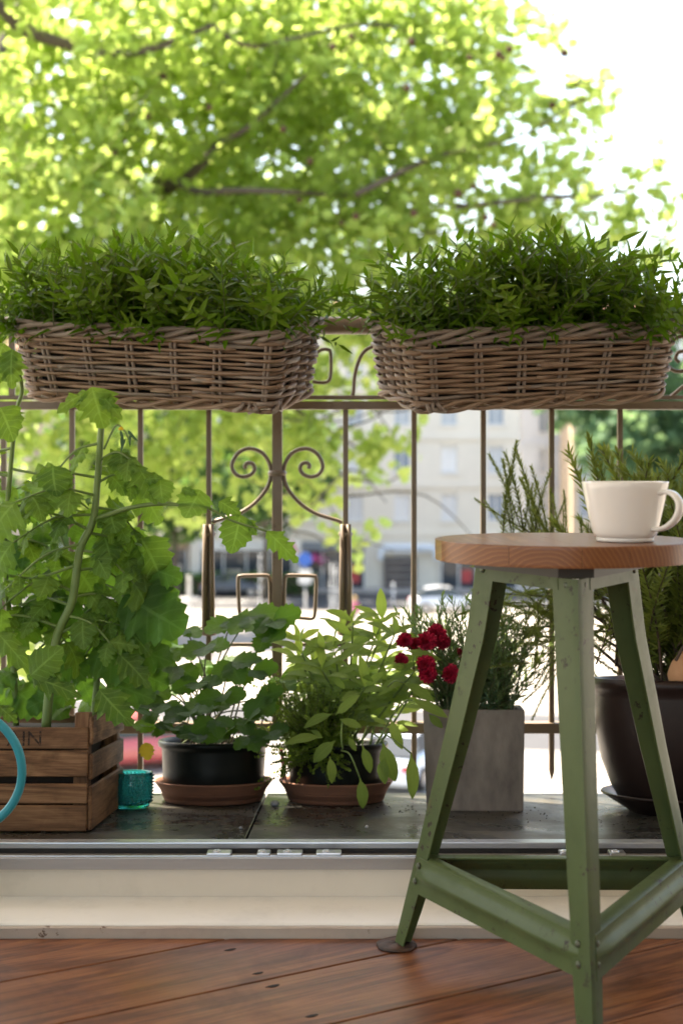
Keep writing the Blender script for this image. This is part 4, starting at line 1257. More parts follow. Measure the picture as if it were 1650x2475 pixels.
# ---- the two baskets and what grows in them
def fill_basket(flip, blabel, plabel, seed):
    root, plan, rimz = basket(flip, blabel, seed)
    rs = random.Random(seed + 5)
    cx = sum(p[0] for p in plan) / 4; cy = sum(p[1] for p in plan) / 4
    pl = empty('bushy_plant', (cx, cy, rimz(cx, cy) - 0.03), plabel, 'plant', 'leafy plants in the wicker baskets')
    mx = (lambda x: 0.0147 - x) if flip else (lambda x: x)
    A, Bb, Cc, D = [Vector((mx(x), y, 0)) for x, y in PLAN]
    n = 0
    while n < 290:
        u, v = rs.uniform(0.03, 0.93), rs.uniform(0.06, 0.94)
        f0 = D.lerp(A, u); b0 = Cc.lerp(Bb, u)
        p = f0.lerp(b0, v)
        p.z = rimz(p.x, p.y) - 0.028
        du = (u - 0.5) * 2; dv = (0.5 - v) * 2
        sgn = -1 if flip else 1
        d = Vector((sgn * ((0.55 if du > 0 else 0.95) * du * abs(du) + rs.gauss(0, 0.36)), -0.55 * dv * abs(dv) + rs.gauss(0, 0.36) - 0.10, 0.85 + rs.uniform(-0.15, 0.2)))
        if dv > 0.5 and rs.random() < 0.22: d.z *= 0.5
        if abs(du) > 0.7: d.z *= 0.6
        shoot(BAMB, p, d, (rs.uniform(0.105, 0.182) * (1.08 - 0.22 * abs(du))) * (1.0 if d.z > 0.4 else 0.8), pl)
        n += 1
    return root

fill_basket(False, 'left wicker basket of woven brown rattan hanging on the railing', 'dark green bamboo leaved plant in the left wicker basket', 101)
fill_basket(True, 'right wicker basket of woven brown rattan hanging on the railing', 'dark green bamboo leaved plant in the right wicker basket', 202)

# ================================================================== STOOL
M_GREEN = wornpaint('green_enamel', (0.086, 0.116, 0.044), (0.062, 0.088, 0.032), (0.035, 0.024, 0.016), 0.33, 20.0, 0.58, 0.16, 0.55)
M_RUST = plain('rusty_iron', (0.11, 0.055, 0.03), (0.045, 0.04, 0.04), 0.55, 30.0, 0.5, 0.4)
SX, SY, SPHI = 0.2904, 1.793, math.radians(-1.46)
KZ = [0.0, 0.15, 0.3, 0.45, 0.56]; KR = [0.2555, 0.2150, 0.1760, 0.1410, 0.1258]
def srad(z): return float(np.interp(z, KZ, KR)) + (0.0012 * math.sin(z / 0.56 * PI))
def sdir_(k): 
    a_ = math.radians((-90, 30, 150)[k % 3]) + SPHI
    return Vector((math.cos(a_), math.sin(a_), 0))
stool = empty('workshop_stool', (SX, SY, 0), 'three legged green metal workshop stool with round wooden seat', 'stool')
C0 = Vector((SX, SY, 0))
def vert(k, z): return C0 + sdir_(k) * srad(z) + Vector((0, 0, z))
TOPZ = [0.538, 0.551, 0.551]
for k in range(3):
    nxt = (sdir_(k + 1) - sdir_(k)).normalized(); prv = (sdir_(k + 2) - sdir_(k)).normalized()
    V, F = [], []
    zs = list(np.linspace(0.006, TOPZ[k], 26))
    for z in zs:
        f = z / 0.55
        w = 0.027 + 0.021 * f
        if z < 0.06: w *= 0.86 + 0.14 * z / 0.06
        nose = 0.007 + 0.002 * f
        p = vert(k, z); od = sdir_(k)
        ridge = p
        prof = [ridge + prv * w - od * 0.0, ridge + prv * (w * 0.6), ridge + prv * nose, ridge + prv * nose * 0.45 - od * nose * 0.10, ridge - od * nose * 0.22,
                ridge + nxt * nose * 0.45 - od * nose * 0.10, ridge + nxt * nose, ridge + nxt * (w * 0.6), ridge + nxt * w]
        V += prof
    m_ = 9
    F = [(i * m_ + j, i * m_ + j + 1, (i + 1) * m_ + j + 1, (i + 1) * m_ + j) for i in range(len(zs) - 1) for j in range(m_ - 1)]
    me = mesh('leg', V, F, M_GREEN, True)
    bm = bmesh.new(); bm.from_mesh(me)
    bmesh.ops.recalc_face_normals(bm, faces=bm.faces)
    bmesh.ops.solidify(bm, geom=bm.faces[:], thickness=0.0022)
    bm.to_mesh(me); bm.free()
    me.polygons.foreach_set('use_smooth', [True] * len(me.polygons))
    lg = ob('leg', me, stool)
    mo = lg.modifiers.new('edges', 'EDGE_SPLIT'); mo.split_angle = 0.6
    ft = vert(k, 0.0)
    c_ = ft - sdir_(k) * 0.006
    Vv, Ff, _u = lathe([(0, 0.0065), (0.012, 0.0062), (0.026, 0.0048), (0.0285, 0.003), (0.0285, 0.0004), (0, 0.0004)], 26)
    Vv = [(x * (1 + 0.03 * math.sin(i * 1.9)), y * (1 + 0.03 * math.cos(i * 1.3)), z + 0.0006 * math.sin(i) * (z > 0.001)) for i, (x, y, z) in enumerate(Vv)]
    ob('foot_plate', mesh('foot_plate', Vv, Ff, M_RUST, True), lg, Matrix.Translation(c_))

def rivet(p, n, parent, r=0.0042):
    me = RIV
    ob('rivet', me, parent, Matrix.Translation(p) @ Vector(n).to_track_quat('Z', 'Y').to_matrix().to_4x4() @ Matrix.Scale(r / 0.0042, 4))
V, F, _u = lathe([(0.0045, -0.0005), (0.0044, 0.0008), (0.0034, 0.0019), (0.0018, 0.0024), (0, 0.0025)], 12)
M_RIV = plain('rivet_metal', (0.10, 0.13, 0.08), (0.07, 0.06, 0.04), 0.4, 60.0, 0.3)
RIV = mesh('rivet', V, F, M_RIV, True)

def strip(k, za, zb, inset, prof, name, thick=0.002, endz=None):
    """sheet metal strip between leg k and k+1; prof: list of (height 0..1, outward offset)"""
    n = 14
    V = []
    out = (sdir_(k) + sdir_(k + 1)).normalized()
    for i in range(n + 1):
        t = i / n
        for (hh, off) in prof:
            z = za + (zb - za) * hh
            a_, b_ = vert(k, z), vert(k + 1, z)
            d = (b_ - a_); L = d.length
            s_ = inset + (L - 2 * inset) * t
            tap = max(0.0, min(1.0, min(s_ - inset, L - inset - s_) / 0.03))
            p = a_ + d.normalized() * s_ + out * (0.0009 + max(0.0, off) * tap + min(0.0, off))
            V.append(p)
    m_ = len(prof)
    F = [(i * m_ + j, i * m_ + j + 1, (i + 1) * m_ + j + 1, (i + 1) * m_ + j) for i in range(n) for j in range(m_ - 1)]
    me = mesh(name, V, F, M_GREEN, True)
    bm = bmesh.new(); bm.from_mesh(me)
    bmesh.ops.recalc_face_normals(bm, faces=bm.faces)
    bmesh.ops.solidify(bm, geom=bm.faces[:], thickness=thick)
    bm.to_mesh(me); bm.free()
    me.polygons.foreach_set('use_smooth', [True] * len(me.polygons))
    o = ob(name, me, stool)
    mo = o.modifiers.new('edges', 'EDGE_SPLIT'); mo.split_angle = 0.9
    return o, out

for k in range(3):
    o, out = strip(k, 0.0845, 0.1345, 0.013, [(0.0, 0), (0.22, 0), (0.36, 0.002), (0.48, 0.0068), (0.56, 0.0072), (0.68, 0.002), (0.80, 0.0), (0.95, 0), (1.0, -0.004), (0.985, -0.018)], 'stretcher')
    for e_ in (0, 1):
        for z in (0.100, 0.122):
            a_, b_ = vert(k, z), vert(k + 1, z)
            d = (b_ - a_).normalized(); p = (a_ + d * 0.0185) if e_ == 0 else (b_ - d * 0.0185)
            rivet(p + out * 0.0022, out, o)
    o, out = strip(k, 0.523, 0.5515, 0.0355 if k != 5 else 0.03, [(0, 0), (0.5, 0), (1.0, 0)], 'apron')
    for e_ in (0, 1):
        z = 0.530 if (k + e_) % 3 == 0 else 0.5365
        a_, b_ = vert(k, z), vert(k + 1, z)
        d = (b_ - a_).normalized(); p = (a_ + d * 0.021) if e_ == 0 else (b_ - d * 0.021)
        rivet(p + out * 0.0006, out, o)
pl = [vert(k, 0.54) + (sdir_(k + 1) - sdir_(k)).normalized() * 0.028 * 0 - sdir_(k) * 0.012 for k in range(3)]
tri = []
for k in range(3):
    c_ = vert(k, 0.0) ; c_ = C0 + sdir_(k) * 0.118
    for s_ in (-1, 1):
        tri.append(c_ + Vector((-sdir_(k).y, sdir_(k).x, 0)) * 0.022 * s_)
MB().add([(p.x, p.y, 0.5395) for p in tri] + [(p.x, p.y, 0.5538) for p in tri],
         [tuple(range(5, -1, -1)), tuple(range(6, 12))] + [(i, (i + 1) % 6, 6 + (i + 1) % 6, 6 + i) for i in range(6)]).build('top_plate', plain('dark_iron', (0.03, 0.025, 0.02), None, 0.5), stool)

# seat: staves cut from one disc, end grain on the rim
m, nt, bs, out = nmat('oak_stave')
tc = nt.nodes.new('ShaderNodeTexCoord'); oi = nt.nodes.new('ShaderNodeObjectInfo')
mp = nt.nodes.new('ShaderNodeMapping'); nt.links.new(tc.outputs['Object'], mp.inputs['Vector'])
sx = nt.nodes.new('ShaderNodeSeparateXYZ'); nt.links.new(mp.outputs[0], sx.inputs[0])
nz = noise(nt, coords(nt, 'Object', (1, 0.12, 1)), 30.0, 3.0, 0.5)
x_ = mth(nt, 'ADD', sx.outputs[0], mth(nt, 'ADD', 0.05, mth(nt, 'MULTIPLY', oi.outputs['Random'], 0.10)))
z_ = mth(nt, 'ADD', sx.outputs[2], mth(nt, 'ADD', 0.025, mth(nt, 'MULTIPLY', oi.outputs['Random'], 0.05)))
rad_ = mth(nt, 'SQRT', mth(nt, 'ADD', mth(nt, 'MULTIPLY', x_, x_), mth(nt, 'MULTIPLY', z_, z_)))
ph = mth(nt, 'FRACT', mth(nt, 'ADD', mth(nt, 'MULTIPLY', rad_, 165.0), mth(nt, 'MULTIPLY', nz, 1.6)))
fine = noise(nt, coords(nt, 'Object', (1, 0.05, 1)), 420.0, 3.0, 0.7)
c = ramp(nt, ph, [(0.0, (0.40, 0.175, 0.055)), (0.14, (0.25, 0.088, 0.025)), (0.75, (0.19, 0.060, 0.017)), (1.0, (0.26, 0.092, 0.026))])
c = mix(nt, mth(nt, 'MULTIPLY', fine, 0.45), c, (0.13, 0.05, 0.02))
c = mix(nt, mth(nt, 'MULTIPLY', oi.outputs['Random'], 0.25), c, (0.16, 0.065, 0.028))
nt.links.new(c, bs.inputs['Base Color'])
bs.inputs['Roughness'].default_value = 0.33; bs.inputs['Specular IOR Level'].default_value = 0.35; bs.inputs['Coat Weight'].default_value = 0.12; bs.inputs['Coat Roughness'].default_value = 0.18
bump(nt, bs, mth(nt, 'ADD', ph, fine), 0.12, 0.0008)
M_OAK = m
SR, ST0, ST1 = 0.1675, 0.5545, 0.5806
seat = empty('seat', (SX, SY, ST0)); seat.parent = stool; seat.matrix_parent_inverse = WM[stool].inverted()
edges = [-SR, -0.098, -0.016, 0.043, 0.121, SR]
for i in range(5):
    a_, b_ = edges[i] + (0.00015 if i else 0), edges[i + 1] - (0.00015 if i < 4 else 0)
    xs = np.linspace(a_, b_, 26)
    xs = np.clip(xs, -SR + 1e-5, SR - 1e-5)
    fr = [(x, -math.sqrt(SR * SR - x * x)) for x in xs]; bk = [(x, math.sqrt(SR * SR - x * x)) for x in xs[::-1]]
    loop = fr + bk
    # rounded rim: three rings
    rings = [(0.9985, ST0), (1.0, ST0 + 0.003), (1.0, ST1 - 0.004), (0.9975, ST1 - 0.0012), (0.991, ST1)]
    V, F = [], []
    nn = len(loop)
    for (s_, z) in rings:
        V += [(x * s_ if False else x, y * s_ if abs(y) > 1e-3 else y, z) for x, y in loop]
    for q in range(len(rings) - 1):
        for j in range(nn):
            j2 = (j + 1) % nn
            F.append((q * nn + j, q * nn + j2, (q + 1) * nn + j2, (q + 1) * nn + j))
    F += [tuple(range(nn - 1, -1, -1)), tuple((len(rings) - 1) * nn + j for j in range(nn))]
    V = [(x, y, z - ST0) for x, y, z in V]
    ob('stave', mesh('stave', V, F, M_OAK), seat, Matrix.Translation((SX, SY, ST0)) @ Matrix.Rotation(math.radians(4), 4, 'Z'))

# ================================================================== CUP
m, nt, bs, out = nmat('cream_porcelain')
bs.inputs['Base Color'].default_value = (0.82, 0.78, 0.72, 1); bs.inputs['Roughness'].default_value = 0.12
bs.inputs['Coat Weight'].default_value = 0.3; bs.inputs['Coat Roughness'].default_value = 0.05
M_PORC = m
CX, CY = (1509 - 825) / FPX * 1.735, 1.735
cup = empty('coffee_cup', (CX, CY, ST1), 'cream white porcelain cup on the wooden stool seat', 'cup')
prof = [(0, 0.0012), (0.031, 0.0012), (0.0335, 0.0004), (0.0355, 0.001), (0.0362, 0.0045), (0.0357, 0.0056), (0.0365, 0.0062), (0.0392, 0.0085), (0.0408, 0.0125), (0.0432, 0.022), (0.0484, 0.045), (0.0528, 0.066), (0.0546, 0.0752), (0.0543, 0.0764), (0.0534, 0.0764), (0.0528, 0.075), (0.0500, 0.060), (0.0436, 0.032), (0.0370, 0.013), (0.032, 0.0075), (0, 0.006)]
ob('bowl', fix_normals(mesh('bowl', *lathe(prof, 72)[:2], M_PORC, True)), cup, Matrix.Translation((CX, CY, ST1)))
# handle: ear shaped strap, swung towards the viewer
ha = math.radians(-46)
hd_, hs = Vector((math.cos(ha), math.sin(ha), 0)), Vector((-math.sin(ha), math.cos(ha), 0))
pts = spline([(0.05 + (a_ - 0.05) * (1.12 if a_ > 0.05 else 1.0), b_, 0) for a_, b_ in ((0.0475, 0.0605), (0.057, 0.0640), (0.067, 0.0622), (0.0750, 0.054), (0.0765, 0.043), (0.0715, 0.031), (0.062, 0.0220), (0.052, 0.0178), (0.0415, 0.0170))], 6)
V, F = [], []
for i, q in enumerate(pts):
    a_, b_ = q.x, q.y
    p = pts[min(i + 1, len(pts) - 1)] - pts[max(i - 1, 0)]
    nx, nz_ = -p.y, p.x; l = math.hypot(nx, nz_); nx /= l; nz_ /= l
    t = i / (len(pts) - 1)
    ww = 0.0058 + 0.0012 * math.sin(PI * t); th_ = 0.0026 + 0.0012 * math.sin(PI * t)
    for j in range(12):
        g = 2 * PI * j / 12
        cc, ss = math.copysign(abs(math.cos(g)) ** 0.75, math.cos(g)), math.copysign(abs(math.sin(g)) ** 0.75, math.sin(g))
        off = cc * th_
        pos = Vector((CX, CY, ST1)) + hd_ * (a_ + nx * off) + Vector((0, 0, b_ + nz_ * off)) + hs * (ss * ww)
        V.append(pos)
n = len(pts)
F = [(i * 12 + j, i * 12 + (j + 1) % 12, (i + 1) * 12 + (j + 1) % 12, (i + 1) * 12 + j) for i in range(n - 1) for j in range(12)]
ob('handle', fix_normals(mesh('handle', V, F, M_PORC, True)), cup)

# ================================================================== ON THE LEDGE
def ledge_frame(X, Y):
    return Matrix.Translation((X, Y, lz(Y))) @ Matrix.Rotation(TILT, 4, 'X')

# ---- wooden crate
M_CRATE = woodmat('crate_pine', (0.085, 0.040, 0.018), (0.20, 0.10, 0.048), (0.32, 0.175, 0.09), 0.6, 5.0, (1.5, 10, 10), 0.35, 0.75, 0.3)
CF = ledge_frame(-0.4156, 2.267)
crate = empty('wooden_crate', (-0.67, 2.44, lz(2.44)), 'weathered wooden slat crate with stencilled letters at the left', 'crate')
def board(x0, x1, y0, y1, z0, z1, name='slat', mat=M_CRATE, along='x'):
    """board with its grain along its own length"""
    c_ = Vector(((x0 + x1) / 2, (y0 + y1) / 2, (z0 + z1) / 2))
    if along == 'x':
        l, w, h, R = x1 - x0, y1 - y0, z1 - z0, Matrix.Identity(4)
    elif along == 'y':
        l, w, h, R = y1 - y0, x1 - x0, z1 - z0, Matrix.Rotation(PI / 2, 4, 'Z')
    else:
        l, w, h, R = z1 - z0, y1 - y0, x1 - x0, Matrix.Rotation(-PI / 2, 4, 'Y')
    return MB().box(-l / 2, l / 2, -w / 2, w / 2, -h / 2, h / 2).build(name, mat, crate, bevel=0.0018, M=CF @ Matrix.Translation(c_) @ R, seg=1)
CW, CD = 0.53, 0.335
for z0, z1 in ((0.0, 0.0445), (0.0452, 0.0795), (0.0890, 0.1338), (0.1344, 0.1720)):
    board(-CW, -0.0075, 0.0, 0.009, z0 + 0.002, z1)
    board(-CW, -0.0075, CD - 0.009, CD, z0 + 0.002, z1)
for z0, z1 in ((0.0, 0.075), (0.083, 0.128), (0.140, 0.190)):
    board(-0.007, 0.0, 0.003, CD - 0.003, z0 + 0.003, z1, along='y')
    board(-CW - 0.0075, -CW - 0.0005, 0.003, CD - 0.003, z0 + 0.003, z1, along='y')
for x0 in (-0.033, -CW + 0.001):
    for y0 in (0.0095, CD - 0.0345):
        board(x0, x0 + 0.0255, y0, y0 + 0.025, 0.003, 0.196, 'corner_post', along='z')
board(-CW + 0.002, -0.0085, 0.0095, CD - 0.0095, 0.003, 0.010, 'base_board')
MB().box(-CW + 0.03, -0.035, 0.036, CD - 0.036, 0.0105, 0.160).build('soil', M_SOIL, crate, M=CF, bevel=0.01)
m, nt, bs, out = nmat('stencil_ink')
bs.inputs['Base Color'].default_value = (0.03, 0.018, 0.012, 1); bs.inputs['Roughness'].default_value = 0.8
ink_tr = nt.nodes.new('ShaderNodeBsdfTransparent'); ink_mx = nt.nodes.new('ShaderNodeMixShader')
nt.links.new(ramp(nt, noise(nt, coords(nt, 'Object', (1, 1, 1)), 90.0, 5.0), [(0.42, 0.25), (0.55, 0.9)]), ink_mx.inputs[0])
nt.links.new(ink_tr.outputs[0], ink_mx.inputs[1]); nt.links.new(bs.outputs[0], ink_mx.inputs[2]); nt.links.new(ink_mx.outputs[0], out.inputs['Surface'])
ob('lettering', text_mesh('AIN', 0.0365, m, 'lettering'), crate, CF @ Matrix.Translation((-0.1135, -0.0006, 0.1525)) @ Matrix.Rotation(PI / 2, 4, 'X') @ Matrix.Scale(0.97, 4))

# ---- watering can in the room, only its ring handle reaches into the picture
M_TURQ = plain('turquoise_plastic', (0.015, 0.30, 0.36), (0.012, 0.26, 0.32), 0.38, 5.0)
wc = empty('watering_can', (-0.66, 1.87, 0), 'turquoise watering can whose round handle shows at the left edge', 'watering can')
WC = Matrix.Translation((-0.66, 1.87, 0))
ob('body', fix_normals(mesh('body', *lathe([(0, 0.002), (0.07, 0.002), (0.078, 0.01), (0.080, 0.14), (0.076, 0.26), (0.066, 0.318), (0.061, 0.318), (0.071, 0.26), (0.075, 0.14), (0, 0.02)], 32)[:2], M_TURQ, True)), wc, WC)
hc = P(-96, 1862, 1.90)
hr = 150 / FPX * 1.90
MB().tube([(hc.x + hr * math.cos(a_), 1.90 - 0.006 * math.sin(a_), hc.z + hr * math.sin(a_)) for a_ in np.linspace(-2.6, 2.6, 40)], 0.0062, 12).build('handle', M_TURQ, wc, smooth=True)
MB().tube(spline([(-0.72, 1.87, 0.05), (-0.80, 1.87, 0.14), (-0.90, 1.87, 0.27)], 6), [0.02 - 0.0006 * i for i in range(13)], 12).build('spout', M_TURQ, wc, smooth=True)

# ---- turquoise studded glass
m, nt, bs, out = nmat('turquoise_glass')
bs.inputs['Base Color'].default_value = (0.02, 0.50, 0.54, 1); bs.inputs['Roughness'].default_value = 0.06
bs.inputs['Transmission Weight'].default_value = 0.85; bs.inputs['IOR'].default_value = 1.45
M_TGL = m
GM = ledge_frame((318 - 825) / FPX * 2.575, 2.575)
gl = empty('candle_glass', (GM.translation.x, GM.translation.y, GM.translation.z), 'small turquoise studded glass candle holder beside the crate', 'glass')
gp = [(0, 0.0005), (0.027, 0.0005), (0.033, 0.004), (0.0365, 0.012), (0.0385, 0.03), (0.0392, 0.066), (0.0386, 0.0675), (0.0372, 0.0672), (0.0360, 0.064), (0.0350, 0.03), (0.0325, 0.013), (0.025, 0.009), (0, 0.008)]
ob('bowl', fix_normals(mesh('bowl', *lathe(gp, 56)[:2], M_TGL, True)), gl, GM)
mb = MB()
for r_ in range(9):
    z = 0.014 + r_ * 0.0058
    R0 = float(np.interp(z, [0.012, 0.03, 0.066], [0.0365, 0.0385, 0.0392]))
    nst = 32 if r_ > 1 else 24
    for j in range(nst):
        a_ = 2 * PI * (j + 0.5 * (r_ % 2)) / nst
        s_ = 0.0031 if r_ > 1 else 0.0040
        c_ = Vector((R0 * math.cos(a_), R0 * math.sin(a_), z)); o_ = Vector((math.cos(a_), math.sin(a_), 0)); t_ = Vector((-math.sin(a_), math.cos(a_), 0)); u_ = Vector((0, 0, 1))
        ring = [c_ - o_ * 0.0006 + (t_ * math.cos(q) + u_ * math.sin(q)) * s_ for q in (0, PI / 3, 2 * PI / 3, PI, 4 * PI / 3, 5 * PI / 3)]
        mb.add(ring + [c_ + o_ * 0.0042], [(i, (i + 1) % 6, 6) for i in range(6)])
mb.build('studs', M_TGL, gl, smooth=True, M=GM)['kind'] = 'stuff'

# ---- black bowls on terracotta saucers
M_TERRA = plain('terracotta', (0.30, 0.125, 0.07), (0.22, 0.10, 0.062), 0.75, 14.0, 0, 0.15)
M_BLACK = plain('black_glaze', (0.006, 0.008, 0.007), (0.012, 0.014, 0.012), 0.3, 10.0, 0, 0.1, rough2=0.45, spec=0.22)
def saucer(px, Y, R, label):
    F_ = ledge_frame((px - 825) / FPX * Y, Y)
    s_ = empty('plant_saucer', F_.translation, label, 'saucer', 'terracotta saucers under the black bowls')
    pr = [(0, 0.001), (R * 0.80, 0.001), (R * 0.83, 0.004), (R * 0.87, 0.018), (R * 0.885, 0.0195), (R * 0.88, 0.021), (R * 0.91, 0.026), (R * 0.985, 0.0375), (R, 0.0395), (R * 0.995, 0.0415), (R * 0.97, 0.0415), (R * 0.93, 0.034), (R * 0.85, 0.010), (0, 0.009)]
    ob('dish', fix_normals(mesh('dish', *lathe(pr, 64)[:2], M_TERRA, True)), s_, F_)
    return F_
def black_pot(F_, R, Rb, h, label):
    p = empty('flower_pot', F_ @ Vector((0, 0, 0.010)), label, 'plant pot', 'black bowls in terracotta saucers')
    pr = [(0, 0.0), (Rb * 0.94, 0.0), (Rb, 0.006), (Rb + (R * 0.93 - Rb) * 0.5, h * 0.5), (R * 0.925, h * 0.82), (R * 0.93, h * 0.86), (R * 0.985, h * 0.90), (R, h * 0.95), (R * 0.985, h), (R * 0.93, h), (R * 0.90, h * 0.93), (R * 0.88, h * 0.85), (0, h * 0.84)]
    ob('bowl', fix_normals(mesh('bowl', *lathe(pr, 56)[:2], M_BLACK, True)), p, F_ @ Matrix.Translation((0, 0, 0.0102)))
    V, F, _u = lathe([(R * 0.875, h * 0.86), (R * 0.5, h * 0.90), (0, h * 0.92)], 24)
    V = [(x, y, z + 0.002 * math.sin(i * 2.7)) for i, (x, y, z) in enumerate(V)]
    ob('soil', mesh('soil', V, F, M_SOIL), p, F_ @ Matrix.Translation((0, 0, 0.0102)))
F1 = saucer(516, 2.69, 0.1165, 'terracotta saucer under the left black bowl')
black_pot(F1, 0.1105, 0.098, 0.108, 'black glazed bowl with the strawberry plant, left of the pair')
F2 = saucer(812, 2.69, 0.1135, 'terracotta saucer under the right black bowl with sage')
black_pot(F2, 0.103, 0.090, 0.104, 'black glazed bowl with sage and thyme, right of the pair')

# small marker stick and bits between the saucers
M_PINK = plain('red_stick', (0.62, 0.07, 0.10), (0.7, 0.45, 0.42), 0.5, 60.0)
MK = P(684, 1852, 2.615)
mk = empty('plant_marker', P(686, 1882, 2.615), 'small red and white plant marker stick between the two bowls', 'plant marker')
MB().tube([P(687, 1884, 2.615), P(684, 1850, 2.615), P(680, 1816, 2.615)], [0.0045, 0.0035, 0.0028], 8).build('stick', M_PINK, mk, smooth=True)
MB().tube([P(681, 1818, 2.615), P(679.5, 1812, 2.614)], [0.0033, 0.0028], 8).build('tip', plain('marker_tip', (0.75, 0.03, 0.05), None, 0.4), mk, smooth=True)
M_PEB = plain('pale_pebble', (0.34, 0.36, 0.38), (0.2, 0.21, 0.22), 0.5, 30.0)
def pebble(px, py, Y, r, label):
    c_ = P(px, py, Y); c_.z = lz(Y)
    V, F, _u = lathe([(0, 0), (r * 0.7, r * 0.1), (r, r * 0.5), (r * 0.75, r * 0.95), (r * 0.3, r * 1.15), (0, r * 1.18)], 12)
    V = [(x * (1 + 0.12 * math.sin(i)), y * (0.9 + 0.1 * math.cos(i * 1.7)), z) for i, (x, y, z) in enumerate(V)]
    o = ob('pebble', mesh('pebble', V, F, M_PEB, True), None, Matrix.Translation(c_))
    tag(o, label, 'pebble', 'pebbles on the ledge')
pebble(664, 1925, 2.60, 0.010, 'grey pebble lying between the two terracotta saucers')
pebble(582, 2003, 2.31, 0.0035, 'tiny pale pebble on the slate near the threshold')
pebble(886, 2000, 2.32, 0.004, 'tiny pale pebble on the slate in front of the sage bowl')

# ---- concrete planter
M_CONC = plain('concrete', (0.25, 0.215, 0.185), (0.10, 0.085, 0.074), 0.85, 15.0, 0, 0.5, (1.3, 1.3, 0.5))
Yc = 2.525
PF = ledge_frame((1147 - 825) / FPX * Yc, Yc)
cp = empty('concrete_planter', PF.translation, 'square weathered grey concrete planter behind the left stool leg', 'planter')
def frustum(w0, w1, d0, d1, z0, z1, yo0, yo1):
    return [(-w0, yo0, z0), (w0, yo0, z0), (w0, yo0 + d0, z0), (-w0, yo0 + d0, z0), (-w1, yo1, z1), (w1, yo1, z1), (w1, yo1 + d1, z1), (-w1, yo1 + d1, z1)]
mb = MB()
o1 = frustum(0.089, 0.0945, 0.163, 0.171, 0, 0.186, 0.004, 0.0)
i1 = frustum(0.078, 0.081, 0.140, 0.144, 0.16, 0.186, 0.0155, 0.0135)
mb.add(o1 + i1, [(3, 2, 1, 0), (0, 1, 5, 4), (1, 2, 6, 5), (2, 3, 7, 6), (3, 0, 4, 7), (4, 5, 13, 12), (5, 6, 14, 13), (6, 7, 15, 14), (7, 4, 12, 15), (9, 8, 12, 13), (10, 9, 13, 14), (11, 10, 14, 15), (8, 11, 15, 12), (8, 9, 10, 11)])
mb.build('box', M_CONC, cp, bevel=0.003, M=PF @ Matrix.Rotation(math.radians(-5), 4, 'Z'))
MB().box(-0.077, 0.077, 0.018, 0.153, 0.161, 0.176).build('soil', M_SOIL, cp, M=PF @ Matrix.Rotation(math.radians(-5), 4, 'Z'))

# ---- big dark glazed pot at the right
M_BROWNG = plain('dark_brown_glaze', (0.014, 0.008, 0.007), (0.030, 0.016, 0.013), 0.28, 5.0, 0, 0.15, (1, 1, 1), 0.42, 0.25)
Yg = 2.53
GF = ledge_frame((1652 - 825) / FPX * Yg, Yg)
gs = empty('plant_saucer', GF.translation, 'dark brown glazed saucer under the large pot at the right', 'saucer')
Rs = 0.152
ob('dish', fix_normals(mesh('dish', *lathe([(0, 0.001), (Rs * 0.66, 0.001), (Rs * 0.70, 0.006), (Rs * 0.95, 0.030), (Rs, 0.0345), (Rs * 0.99, 0.0375), (Rs * 0.96, 0.0365), (Rs * 0.72, 0.012), (0, 0.011)], 64)[:2], M_BROWNG, True)), gs, GF)
gpot = empty('glazed_pot', GF @ Vector((0, 0, 0.012)), 'large dark brown glazed pot holding the rosemary at the right', 'plant pot')
Rg = 0.166; hg = 0.232
ob('bowl', fix_normals(mesh('bowl', *lathe([(0, 0), (Rg * 0.66, 0), (Rg * 0.70, 0.006), (Rg * 0.80, hg * 0.16), (Rg * 0.90, hg * 0.36), (Rg * 0.955, hg * 0.6), (Rg * 0.965, hg * 0.85), (Rg * 0.97, hg * 0.91), (Rg * 0.995, hg * 0.925), (Rg, hg * 0.965), (Rg * 0.985, hg), (Rg * 0.93, hg), (Rg * 0.90, hg * 0.9), (0, hg * 0.88)], 72)[:2], M_BROWNG, True)), gpot, GF @ Matrix.Translation((0, 0, 0.0125)))
V, F, _u = lathe([(Rg * 0.9, hg * 0.90), (Rg * 0.5, hg * 0.93), (0, hg * 0.95)], 24)
ob('soil', mesh('soil', V, F, M_SOIL), gpot, GF @ Matrix.Translation((0, 0, 0.0125)))
# clay ornament leaning in it
c_ = P(1652, 1655, 2.44)
co = empty('clay_ornament', c_, 'pale orange clay ornament in the large glazed pot at the right edge', 'ornament')
V, F, _u = lathe([(0, -0.012), (0.022, -0.010), (0.033, 0.008), (0.035, 0.03), (0.030, 0.048), (0.02, 0.062), (0.012, 0.075), (0, 0.08)], 20)
V = [(x * (1 + 0.08 * math.sin(i * 0.9)), y, z) for i, (x, y, z) in enumerate(V)]
ob('shell', mesh('shell', V, F, plain('pale_clay', (0.55, 0.30, 0.16), (0.45, 0.22, 0.11), 0.75, 30.0, 0, 0.3), True), co, Matrix.Translation(c_) @ Matrix.Rotation(0.35, 4, 'Y'))

# ================================================================== PLANTS
CAMV = Vector((0, -1, 0.25))
def jitter(v, s): return Vector((v[0] + random.gauss(0, s), v[1] + random.gauss(0, s), v[2] + random.gauss(0, s)))

